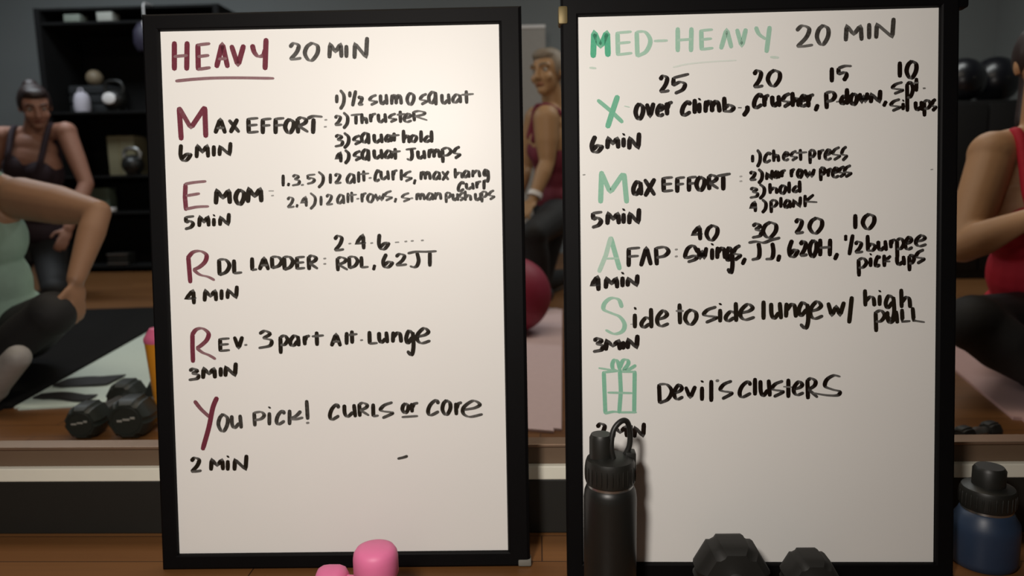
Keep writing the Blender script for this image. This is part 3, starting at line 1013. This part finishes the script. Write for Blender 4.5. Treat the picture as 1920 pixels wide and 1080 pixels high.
# crimson ball between the boards
c = P(962, 556, 3.0)
t = empty('exercise_ball', Vector((c.x, c.y, 0)), 'crimson exercise ball between the two boards', 'ball')
cz = .155
b = bmesh.new()
lathe(b, [(0.155 * math.sin(math.pi * k / 32) if 0 < k < 32 else 0, -.155 * math.cos(math.pi * k / 32)) for k in range(33)], (c.x, c.y, cz + .007), seg=48)
link('ball_skin', b, mat('crimson_vinyl', srgb(146, 40, 66), 0.55, noise=.05), t)
b = bmesh.new()
lathe(b, [(0, 0), (.011, 0), (.010, .005), (0, .006)], (c.x, c.y - .155, cz + .007), (0, -1, 0), seg=20)
link('plug', b, mat('crimson_vinyl', (0, 0, 0)), t)

# small grey-handled dumbbell behind the kerb on the right
q = Fl(1822, 842)
hex_dumbbell('black hex dumbbell with a bare steel handle beyond the navy flask', (q.x - .02, q.y + .02), (.85, .35, 0), .026, .12, 'black hex dumbbells on the gym floor', rub)

# ------------------------------------------------------------------ storage rack on the left
RY = 5.3
xa, xb = P(92, 300, RY).x, P(430, 300, RY).x
ztop = P(190, 12, RY).z
t = empty('storage_rack', ((xa + xb) / 2, RY + .25, 0), 'tall black storage rack against the far wall on the left', 'storage rack')
rack = mat('rack_black', srgb(18, 18, 18), 0.8, noise=.1, spec=0.2)
b = bmesh.new()
box(b, (xa, RY + .48, 0.02), (xb, RY + .5, ztop), .002)
link('back_panel', b, rack, t, False)
for x in (xa, xb - .04):
    b = bmesh.new()
    box(b, (x, RY, 0), (x + .04, RY + .48, ztop), .003)
    link('side_panel', b, rack, t, False)
SH = [0.05, 0.44, 0.70, 1.15, 1.76]
for z in SH + [ztop]:
    b = bmesh.new()
    box(b, (xa + .04, RY + .01, z - .018), (xb - .04, RY + .48, z), .002)
    link('shelf', b, rack, t, False)


def rest(px, py, dy):
    """a spot on the shelf under a point of the photo"""
    p = P(px, py, RY + dy)
    z = max([s for s in SH if s <= p.z + .06])
    return Vector((p.x, p.y, z + .001))


def carton(name, label, cat, px, py, dy, w_, d_, h_, m, group=None, strap_=True):
    c = rest(px, py, dy)
    t = empty(name, c, label, cat, group)
    b = bmesh.new()
    box(b, (c.x - w_ / 2, c.y - d_ / 2, c.z), (c.x + w_ / 2, c.y + d_ / 2, c.z + h_), .004)
    link('body', b, m, t)
    if strap_:
        b = bmesh.new()
        box(b, (c.x - w_ * .12, c.y - d_ / 2 - .002, c.z), (c.x - w_ * .02, c.y + d_ / 2 + .002, c.z + h_ + .002), .001)
        link('band', b, mat('dull_tape', srgb(120, 112, 84), .6), t)
    return t


def kettlebell(label, px, py, dy, r, hm, badge=None):
    c = rest(px, py, dy)
    t = empty('kettlebell', c, label, 'kettlebell', 'kettlebells on the rack')
    b = bmesh.new()
    ball(b, c + Vector((0, 0, r * .97)), (r, r, r * .95), seg=28)
    box(b, c + Vector((-r * .5, -r * .5, 0)), c + Vector((r * .5, r * .5, .02)), .004)
    link('bell', b, blk, t)
    b = bmesh.new()
    tube(b, spline([c + Vector((x * r, 0, z * r)) for x, z in ((-.72, 1.5), (-.78, 1.95), (-.55, 2.4), (0, 2.5), (.55, 2.4), (.78, 1.95), (.72, 1.5))], 6), r * .17, 12)
    link('handle', b, hm, t)
    if badge:
        b = bmesh.new()
        ball(b, c + Vector((0, -r * .93, r * 1.0)), (r * .58, r * .12, r * .48), seg=20)
        k = link('badge', b, badge, t)
        k['label'] = 'pale oval badge'


pale_g = mat('pale_grey_cloth', srgb(190, 186, 196), .8, bump=.2)
white_p = mat('white_paint', srgb(225, 222, 220), .5)
carton('small_box', 'small pale box at the upper left of the black rack', 'box', 142, 32, .06, .115, .1, .05, mat('dull_card', srgb(120, 128, 118), .7), 'small boxes on the top shelf', False)
carton('small_box', 'small pale box on the top shelf, second from the left', 'box', 203, 32, .06, .11, .1, .06, mat('pale_card', srgb(158, 160, 152), .7), 'small boxes on the top shelf', False)
kettlebell('black kettlebell with a white oval badge on the middle shelf', 217, 200, .085, .085, blk, white_p)
# pouch
c = rest(155, 200, .1)
t = empty('pouch', c, 'rounded pale grey pouch on the middle shelf of the rack', 'pouch')
b = bmesh.new()
lathe(b, [(0, 0), (.05, 0), (.056, .03), (.054, .09), (.042, .13), (.02, .145), (0, .147)], c, seg=28)
link('bag', b, pale_g, t)
b = bmesh.new()
tube(b, spline([c + Vector((x, -.01, z)) for x, z in ((-.02, .14), (-.012, .165), (.012, .165), (.02, .14))], 5), .004, 8)
link('cord', b, pale_g, t)
# tan ball on a stand of folded mats
c = rest(187, 200, .32)
t = empty('folded_blanket', c, 'dark folded blanket pile under the tan ball on the rack', 'blanket')
for k in range(3):
    b = bmesh.new()
    box(b, (c.x - .15, c.y - .13, c.z + k * .068), (c.x + .15, c.y + .13, c.z + k * .068 + .066), .02, 4)
    link('fold', b, mat('dark_wool', srgb(34, 36, 38), .9), t)
z2 = c.z + .204
t = empty('medicine_ball', Vector((c.x, c.y, z2)), 'small tan ball high on the black rack', 'ball')
b = bmesh.new()
ball(b, (c.x, c.y - .03, z2 + .06), .06, seg=28)
link('ball_skin', b, mat('tan_leather', srgb(126, 112, 90), .5), t)
b = bmesh.new()
tube(b, [Vector((c.x + .0602 * math.cos(a), c.y - .03, z2 + .06 + .0602 * math.sin(a))) for a in [2 * math.pi * k / 32 for k in range(33)]], .0012, 6)
link('seam', b, mat('dark_wool', (0, 0, 0)), t)
carton('carton', 'beige carton with a taped front on the lower shelf', 'carton', 244, 318, .27, .20, .2, .285, mat('beige_card', srgb(124, 118, 92), .7))
kettlebell('black kettlebell with a shiny steel handle before the beige carton', 250, 318, .05, .075, steel)
carton('small_box', 'tiny white box low on the rack beside an elbow', 'box', 206, 397, .03, .075, .05, .03, white_p, None, False)
carton('small_box', 'dull green box low on the rack beside an elbow', 'box', 196, 397, .16, .15, .1, .17, mat('green_card', srgb(86, 98, 84), .7), None, False)
c = rest(222, 503, .03)
t = empty('metal_case', c, 'low dark case with steel edges at the foot of the rack', 'case')
b = bmesh.new()
box(b, (c.x - .075, c.y, c.z), (c.x + .075, c.y + .12, c.z + .085), .004)
link('body', b, blkpl, t)
b = bmesh.new()
for z in (.006, .074):
    box(b, (c.x - .078, c.y - .004, c.z + z), (c.x + .078, c.y + .02, c.z + z + .010), .002)
link('steel_edge', b, steel, t)
# purple bag hung from the top shelf
c = P(272, 42, RY - .095)
t = empty('drawstring_bag', Vector((c.x, c.y, 1.52)), 'dark purple drawstring bag with white cord hanging from the top of the rack', 'bag')
b = bmesh.new()
lathe(b, [(0, 0), (.06, .01), (.082, .06), (.078, .14), (.05, .19), (.02, .205), (0, .206)], Vector((c.x, c.y, 1.52)), seg=24)
link('sack', b, mat('purple_nylon', srgb(40, 36, 54), .6, bump=.2), t)
b = bmesh.new()
tube(b, spline([Vector((c.x, c.y, 1.722)), Vector((c.x - .004, c.y, 1.78)), Vector((c.x - .008, c.y + .02, ztop - .005)), Vector((c.x - .01, RY + .02, ztop + .006)), Vector((c.x - .01, RY + .05, ztop + .006))], 5), .005, 8)
tube(b, spline([Vector((c.x, c.y - .02, 1.72)), Vector((c.x + .03, c.y - .09, 1.70)), Vector((c.x + .05, c.y - .1, 1.63))], 5), .005, 8)
link('cord', b, white_p, t)

# grey panel between the boards
PY = 5.4
xa, xb = P(925, 200, PY).x, P(1024, 200, PY).x
zt = P(1000, 47, PY).z
t = empty('partition_panel', ((xa + xb) / 2, PY, 0), 'grey upright panel with a white top edge behind the boards', 'panel')
b = bmesh.new()
box(b, (xa, PY, 0.03), (xb, PY + .03, zt - .02), .002)
link('panel_sheet', b, mat('panel_grey', srgb(150, 146, 140), .7), t, False)
b = bmesh.new()
box(b, (xa, PY - .006, zt - .02), (xb, PY + .036, zt), .002)
link('top_edge', b, white_p, t, False)
for x in (xa + .03, xb - .07):
    b = bmesh.new()
    box(b, (x, PY - .15, 0), (x + .04, PY + .18, .03), .004)
    link('foot', b, steel, t, False)

# cabinet with two black balls on the right
CY = 4.4
xa, xb = P(1770, 200, CY).x, P(1935, 200, CY).x
zt = P(1830, 188, CY).z
t = empty('low_cabinet', ((xa + xb) / 2, CY + .25, 0), 'black storage cabinet behind the person in red', 'cabinet')
b = bmesh.new()
box(b, (xa, CY, 0), (xb, CY + .5, zt), .006)
link('body', b, mat('cabinet_black', srgb(20, 19, 19), .6), t)
for k in range(2):
    wd = (xb - xa) / 2
    b = bmesh.new()
    box(b, (xa + k * wd + .006, CY - .016, .05), (xa + (k + 1) * wd - .006, CY, zt - .02), .003)
    d = link('door', b, mat('cabinet_black', (0, 0, 0)), t)
    b = bmesh.new()
    hx = xa + wd + (-.04 if k == 0 else .03)
    box(b, (hx, CY - .034, zt * .55), (hx + .012, CY - .016, zt * .55 + .14), .003)
    link('handle', b, steel, d)
gloss = mat('glossy_black_vinyl', srgb(20, 21, 26), .3, noise=.05)
for px, dy, r_, lab in ((1804, .14, .125, 'glossy black exercise ball on the cabinet, beside the right board'), (1864, .33, .14, 'black exercise ball on the cabinet, behind the red top')):
    c = P(px, 160, CY + dy)
    t = empty('exercise_ball', Vector((c.x, c.y, zt)), lab, 'ball', 'black balls on the cabinet')
    b = bmesh.new()
    lathe(b, [(r_ * math.sin(math.pi * k / 32) if 0 < k < 32 else 0, -r_ * math.cos(math.pi * k / 32)) for k in range(33)], (c.x, c.y, zt + r_ + .001), seg=48)
    link('ball_skin', b, gloss, t)
    b = bmesh.new()
    lathe(b, [(0, 0), (.010, 0), (.009, .004), (0, .005)], (c.x, c.y - r_, zt + r_), (0, -1, 0), seg=16)
    link('plug', b, blkpl, t)
# ------------------------------------------------------------------ people
SKIN = [mat('skin_warm', srgb(150, 113, 86), .55, noise=.06, scale=25), mat('skin_rosy', srgb(160, 116, 98), .55, noise=.06, scale=25),
        mat('skin_tan', srgb(164, 128, 90), .55, noise=.06, scale=25), mat('skin_light', srgb(188, 146, 108), .55, noise=.06, scale=25)]
EYE = mat('eye_white', srgb(176, 170, 162), .3)
IRIS = mat('dark_iris', srgb(50, 34, 24), .25)


def frame_of(up_, fwd_):
    u = Vector(up_).normalized()
    f = Vector(fwd_)
    f = (f - u * f.dot(u)).normalized()
    s = f.cross(u)                       # the person's right
    return Matrix((s, f, u)).transposed()  # columns: right, front, up


def hand(bm, wrist, direction, back, curl, thumb_side, size=1.0):
    """palm, four unequal fingers with two bends each, and a thumb leaving the side of the palm"""
    d = Vector(direction).normalized()
    n = Vector(back)
    n = (n - d * n.dot(d)).normalized()
    s = d.cross(n) * thumb_side
    w0 = Vector(wrist)
    R = Matrix((s, d, n)).transposed()
    ball(bm, w0 + d * .045 * size, (.037 * size, .05 * size, .014 * size), R)
    for k, (off, L) in enumerate(((.026, .068), (.009, .076), (-.009, .070), (-.026, .055))):
        p = w0 + d * .082 * size + s * off * size
        dd = (d + s * off * 1.2).normalized()
        r = .0088 * size
        a = 0.0
        for j, fr in enumerate((.45, .3, .25)):
            a = curl * (.35 + .5 * j)
            v = (dd * math.cos(a) - n * math.sin(a)).normalized()
            p2 = p + v * L * fr * size
            limb(bm, p, r, p2, r * .9, seg=10)
            p, r = p2, r * .9
    p = w0 + d * .03 * size + s * .03 * size
    v = (d * .75 + s * .75 - n * .2).normalized()
    p2 = p + v * .038 * size
    limb(bm, p, .0115 * size, p2, .010 * size, seg=10)
    p3 = p2 + (d * .95 + s * .25 - n * .3).normalized() * .032 * size
    limb(bm, p2, .010 * size, p3, .0085 * size, seg=10)


def person(label, J, skin, hair_m, top_m, legs_m, shoe_m, hair_kind='bun', grow=1.0, arm=1.0, scoop=0.0, extras=None):
    V = {k: Vector(v) for k, v in J.items()}
    t = empty('person', Vector((V['pelvis'].x, V['pelvis'].y, 0)), label, 'person')
    up_ = V['chest'] - V['pelvis']
    acr = V['shoulder_r'] - V['shoulder_l']
    R = Matrix.Identity(3)
    u = up_.normalized()
    s = (acr - u * acr.dot(u)).normalized()
    f = u.cross(s)
    R = Matrix((s, f, u)).transposed()
    HR = frame_of(V['head_up'], V['head_fwd'])
    hc = V['head']
    neck = V['neck']
    g = grow

    def torso(bm, e=0.0, upper=True):
        pel, ch = V['pelvis'], V['chest']
        ball(bm, pel, (.165 * g + e, .115 * g + e, .12 + e), R)
        ball(bm, pel.lerp(ch, .5), (.130 * g + e, .098 * g + e, .14 + e), R)
        ball(bm, ch, (.148 * g + e, .108 * g + e, .15 + e), R)
        for k in (-1, 1):
            ball(bm, ch + R @ Vector((k * .062, .062, .0)), (.066 * g + e, .062 * g + e, .066 + e), R)
        if upper:
            ball(bm, ch.lerp(neck, .5), (.125 * g + e, .085 * g + e, .085 + e), R)

    # ---- body
    bm = bmesh.new()
    torso(bm)
    for k in ('l', 'r'):
        sh, el, wr = V['shoulder_' + k], V['elbow_' + k], V['wrist_' + k]
        limb(bm, neck - u * .035, .045, sh + u * .012, .045 * g)
        ball(bm, sh, .058 * g * (arm + 1) / 2)
        limb(bm, sh, .054 * g * arm, sh.lerp(el, .5), .049 * g * arm)
        limb(bm, sh.lerp(el, .5), .049 * g * arm, el, .039 * g)
        limb(bm, el, .038 * g, el.lerp(wr, .3), .041 * g)
        limb(bm, el.lerp(wr, .3), .041 * g, wr, .026)
        hd = V.get('hand_' + k, wr + (wr - el)) - wr
        bk = V.get('back_' + k, f)
        hand(bm, wr, hd, bk, J.get('curl', .5) if not isinstance(J.get('curl'), tuple) else .5, 1 if k == 'l' else -1, .9)
        hp, kn, an, to = V['hip_' + k], V['knee_' + k], V['ankle_' + k], V['toe_' + k]
        limb(bm, hp, .090 * g, kn, .058 * g)
        ball(bm, kn, .060 * g)
        limb(bm, kn, .054 * g, kn.lerp(an, .35), .056 * g)
        limb(bm, kn.lerp(an, .35), .056 * g, an, .036)
        limb(bm, an, .034, to, .026)
    limb(bm, neck - u * .02, .056, hc - HR @ Vector((0, .012, .05)), .050)
    H_ = lambda x, y, z: hc + HR @ Vector((x, y, z))
    ball(bm, H_(0, -.012, .022), (.074, .092, .088), HR)
    ball(bm, H_(0, .02, -.03), (.060, .066, .080), HR)
    ball(bm, H_(0, .052, -.085), (.032, .030, .026), HR)
    limb(bm, H_(0, .082, .018), .009, H_(0, .102, -.026), .0125, 10)
    for k in (-1, 1):
        ball(bm, H_(k * .012, .092, -.030), (.010, .010, .008), HR, 10)
        ball(bm, H_(k * .036, .062, -.028), (.026, .020, .022), HR, 14)
        limb(bm, H_(k * .014, .081, .030), .011, H_(k * .048, .066, .028), .010, 10)
        ball(bm, H_(k * .074, -.008, -.004), (.009, .020, .030), HR, 12)
    fuse('body', bm, skin, t, .0065, 5)
    # ---- face
    for k in (-1, 1):
        b = bmesh.new()
        ball(b, H_(k * .031, .0665, .008), .0115, HR, 16)
        e_ = link('eye', b, EYE, t)
        b = bmesh.new()
        ball(b, H_(k * .031, .0753, .008), (.0058, .0036, .0058), HR, 12)
        link('iris', b, IRIS, e_)
        b = bmesh.new()
        tube(b, spline([H_(k * .013, .089, .030), H_(k * .032, .085, .037), H_(k * .050, .070, .032)], 5), .0042, 8)
        link('eyebrow', b, hair_m, t)
    b = bmesh.new()
    limb(b, H_(-.020, .079, -.058), .0045, H_(0, .087, -.055), .0062, 10)
    limb(b, H_(.020, .079, -.058), .0045, H_(0, .087, -.055), .0062, 10)
    limb(b, H_(-.016, .079, -.063), .005, H_(.016, .079, -.063), .005, 10)
    fuse('lips', b, mat('lip_' + skin.name, (skin.node_tree.nodes['Mix'].inputs['A'].default_value[0] * .8, skin.node_tree.nodes['Mix'].inputs['A'].default_value[1] * .55, skin.node_tree.nodes['Mix'].inputs['A'].default_value[2] * .55), .45), t, .003, 2)
    # ---- hair
    b = bmesh.new()
    ball(b, H_(0, -.024, .034), (.081, .090, .088), HR)
    ball(b, H_(0, .022, .082), (.060, .058, .034), HR)
    for k in (-1, 1):
        ball(b, H_(k * .062, -.020, .02), (.022, .052, .055), HR)
    if hair_kind == 'bun':
        ball(b, H_(0, -.10, .085), (.042, .042, .040), HR)
        limb(b, H_(0, -.06, .07), .045, H_(0, -.10, .085), .035)
    else:
        hang = spline([H_(0, -.09, .05), H_(0, -.15, .02), H_(0, -.155, -.07), H_(.01, -.13, -.16)], 5)
        for a_, b_ in zip(hang, hang[1:]):
            limb(b, a_, .028, b_, .027, 10)
    fuse('hair', b, hair_m, t, .007, 3)
    # ---- top
    b = bmesh.new()
    pel, ch = V['pelvis'], V['chest']
    e = .009
    ball(b, pel.lerp(ch, .18), (.158 * g + e, .115 * g + e, .10 + e), R)
    ball(b, pel.lerp(ch, .5), (.130 * g + e, .098 * g + e, .14 + e), R)
    ball(b, ch - u * (.02 + scoop), (.148 * g + e, .108 * g + e, .125 + e), R)
    for k in (-1, 1):
        ball(b, ch + R @ Vector((k * .062, .062, -scoop * .8)), (.066 * g + e, .062 * g + e, .066 + e), R)
        if True:
            pts = spline([ch + R @ Vector((k * .085, .115 * g, .03)), ch + R @ Vector((k * .088, .092 * g, .10)), neck.lerp(V['shoulder_' + ('r' if k > 0 else 'l')], .58) + u * .036 + R @ Vector((0, .02, 0)),
                          ch + R @ Vector((k * .085, -.085 * g, .10)), ch + R @ Vector((k * .07, -.112 * g, .02))], 8)
            for a_, b_ in zip(pts, pts[1:]):
                limb(b, a_, .017, b_, .017, 8)
    fuse('tank_top', b, top_m, t, .007, 4)
    # ---- leggings and shoes
    b = bmesh.new()
    ball(b, pel, (.165 * g + .007, .115 * g + .007, .115), R)
    for k in ('l', 'r'):
        hp, kn, an = V['hip_' + k], V['knee_' + k], V['ankle_' + k]
        limb(b, hp, .090 * g + .007, kn, .058 * g + .007)
        ball(b, kn, .060 * g + .007)
        limb(b, kn, .054 * g + .007, kn.lerp(an, .35), .056 * g + .007)
        limb(b, kn.lerp(an, .35), .056 * g + .007, an.lerp(kn, .08), .044)
    fuse('leggings', b, legs_m, t, .008, 4)
    for k in ('l', 'r'):
        an, to = V['ankle_' + k], V['toe_' + k]
        b = bmesh.new()
        d_ = (to - an).normalized()
        limb(b, an - d_ * .03, .044, to + d_ * .01, .036)
        limb(b, an, .046, an.lerp(V['knee_' + k], .12), .043)
        fuse('shoe', b, shoe_m, t, .007, 3)
    if extras:
        extras(t, V, R, u, g)
    return t


def low(p, z):
    """the same line of sight is not kept: only the height is set"""
    return Vector((p.x, p.y, z))


HAIR_D = mat('dark_brown_hair', srgb(44, 30, 28), .5, noise=.3, scale=120, bump=.3)
HAIR_B = mat('sandy_hair', srgb(128, 116, 100), .6, noise=.3, scale=120, bump=.3)
MINT = mat('mint_jersey', srgb(150, 176, 160), .8, noise=.08, scale=40, bump=.15)
PLUM = mat('dark_plum_jersey', srgb(44, 30, 40), .8, noise=.1, scale=40, bump=.1)
MAROON = mat('maroon_jersey', srgb(110, 36, 52), .8, noise=.1, scale=40, bump=.1)
REDJ = mat('red_jersey', srgb(186, 26, 50), .75, noise=.08, scale=40, bump=.1)
BLKL = mat('black_leggings', srgb(24, 24, 25), .75, noise=.1, scale=60)
GREYS = mat('grey_shoe', srgb(150, 146, 142), .6, noise=.1, scale=50)
DARKS = mat('dark_shoe', srgb(44, 42, 44), .6, noise=.1, scale=50)

# person in the mint top, cross-legged on the black mat, hand on the knee
sh_l, el_l, wr_l = P(40, 372, 2.42), P(184, 398, 2.30), P(142, 524, 2.16)
pel = P(5, 640, 2.5)
ch = P(-42, 432, 2.44)
person('person in a mint top sitting with a hand on the knee, at the left edge', dict(
    pelvis=low(pel, .142), chest=ch, neck=P(-52, 312, 2.42), head=P(-62, 190, 2.38), head_up=(-.05, -.05, 1), head_fwd=(.5, -1, -.1),
    shoulder_l=sh_l, elbow_l=el_l, wrist_l=wr_l, hand_l=P(150, 618, 2.14), back_l=(.95, -.25, .05),
    shoulder_r=P(-170, 380, 2.44), elbow_r=P(-262, 500, 2.36), wrist_r=P(-190, 590, 2.16), hand_r=P(-160, 640, 2.1), back_r=(-.6, -.6, .3),
    hip_l=low(P(50, 640, 2.47), .14), knee_l=P(98, 588, 2.12), ankle_l=low(P(-60, 700, 2.16), .062), toe_l=low(P(-130, 705, 2.10), .045),
    hip_r=low(P(-50, 640, 2.47), .14), knee_r=low(P(-240, 640, 2.2), .14), ankle_r=low(P(-20, 690, 2.02), .07), toe_r=P(30, 674, 1.98)),
    SKIN[0], HAIR_D, MINT, BLKL, GREYS, 'tail', arm=1.3)

# person behind, kneeling upright on the heels
person('person with dark tied-up hair in a dark strappy top, kneeling behind the mint top', dict(
    pelvis=P(66, 455, 4.3), chest=P(66, 315, 4.2), neck=P(64, 240, 4.2), head=P(66, 200, 4.16), head_up=(.2, -.35, 1), head_fwd=(.85, -1, -.55),
    shoulder_l=P(124, 248, 4.2), elbow_l=P(162, 345, 4.15), wrist_l=P(128, 428, 4.0), back_l=(.6, -.6, .2),
    shoulder_r=P(8, 256, 4.2), elbow_r=P(-34, 355, 4.15), wrist_r=P(4, 430, 4.0), back_r=(-.6, -.6, .2),
    hip_l=P(92, 465, 4.3), knee_l=low(P(104, 556, 3.92), .075), ankle_l=low(P(92, 540, 4.36), .06), toe_l=low(P(92, 535, 4.48), .045),
    hip_r=P(38, 465, 4.3), knee_r=low(P(14, 556, 3.92), .075), ankle_r=low(P(38, 540, 4.36), .06), toe_r=low(P(38, 535, 4.48), .045)),
    SKIN[1], HAIR_D, PLUM, BLKL, DARKS, 'bun')


def wristband(t, V, R, u, g):
    a, b_ = V['wrist_l'], V['elbow_l']
    d = (b_ - a).normalized()
    b = bmesh.new()
    c = a + d * .025
    lathe(b, [(.031, -.012), (.036, -.012), (.036, .012), (.031, .012), (.031, -.012)], c, d, seg=24)
    k = link('wristband', b, white_p, t)
    k['label'] = 'white wristband'


# person between the boards, half kneeling and turned to the left
person('person in a maroon top seen between the two boards, facing left', dict(
    pelvis=P(1042, 388, 3.95), chest=P(1038, 268, 3.9), neck=P(1038, 196, 3.88), head=P(1027, 136, 3.84), head_up=(-.08, -.02, 1), head_fwd=(-.7, -1, -.12),
    shoulder_l=P(1024, 222, 3.72), elbow_l=P(1026, 304, 3.70), wrist_l=P(1000, 374, 3.62), hand_l=P(984, 398, 3.55), back_l=(-.4, -1, .3),
    shoulder_r=P(1006, 222, 4.06), elbow_r=P(985, 315, 4.10), wrist_r=P(965, 385, 3.9), back_r=(-1, -.2, .2),
    hip_l=P(1048, 402, 3.84), knee_l=P(1000, 440, 3.45), ankle_l=low(P(1015, 560, 3.5), .07), toe_l=low(P(990, 566, 3.42), .045),
    hip_r=P(1036, 402, 4.05), knee_r=low(P(1010, 540, 3.95), .075), ankle_r=low(P(1060, 540, 4.3), .06), toe_r=low(P(1070, 535, 4.42), .045)),
    SKIN[2], HAIR_B, MAROON, BLKL, DARKS, 'tail', scoop=.05, arm=1.2, extras=wristband)


def waist(t, V, R, u, g):
    b = bmesh.new()
    c = V['pelvis'].lerp(V['chest'], .12)
    ball(b, c, (.166 * g + .014, .118 * g + .016, .05), R)
    k = fuse('shirt_hem', b, mat('pale_grey_jersey', srgb(168, 160, 156), .8), t, .007, 3)
    k['label'] = 'pale grey hem below the red top'


# person in red at the right edge, cross-legged, arm across the lap
person('person in a red tank top with an arm across the lap, at the right edge', dict(
    pelvis=low(P(1965, 610, 2.36), .15), chest=P(1950, 392, 2.27), neck=P(1952, 236, 2.25), head=P(1966, 116, 2.22), head_up=(0, 0, 1), head_fwd=(-.3, -1, -.1),
    shoulder_r=P(1862, 290, 2.25), elbow_r=P(1806, 462, 2.14), wrist_r=P(1932, 408, 1.99), hand_r=P(1990, 400, 1.95), back_r=(-.1, -1, .3),
    shoulder_l=P(2050, 290, 2.25), elbow_l=P(2130, 450, 2.14), wrist_l=P(2030, 420, 1.99), hand_l=P(1975, 425, 1.97), back_l=(.1, -1, .3),
    hip_r=low(P(1935, 615, 2.32), .15), knee_r=P(1826, 606, 2.02), ankle_r=low(P(1985, 680, 1.96), .066), toe_r=low(P(2055, 690, 1.94), .05),
    hip_l=low(P(2040, 615, 2.32), .15), knee_l=P(2150, 566, 2.02), ankle_l=low(P(2010, 680, 2.12), .066), toe_l=low(P(1940, 680, 2.12), .05)),
    SKIN[3], HAIR_D, REDJ, BLKL, DARKS, 'tail', grow=1.18, extras=waist)
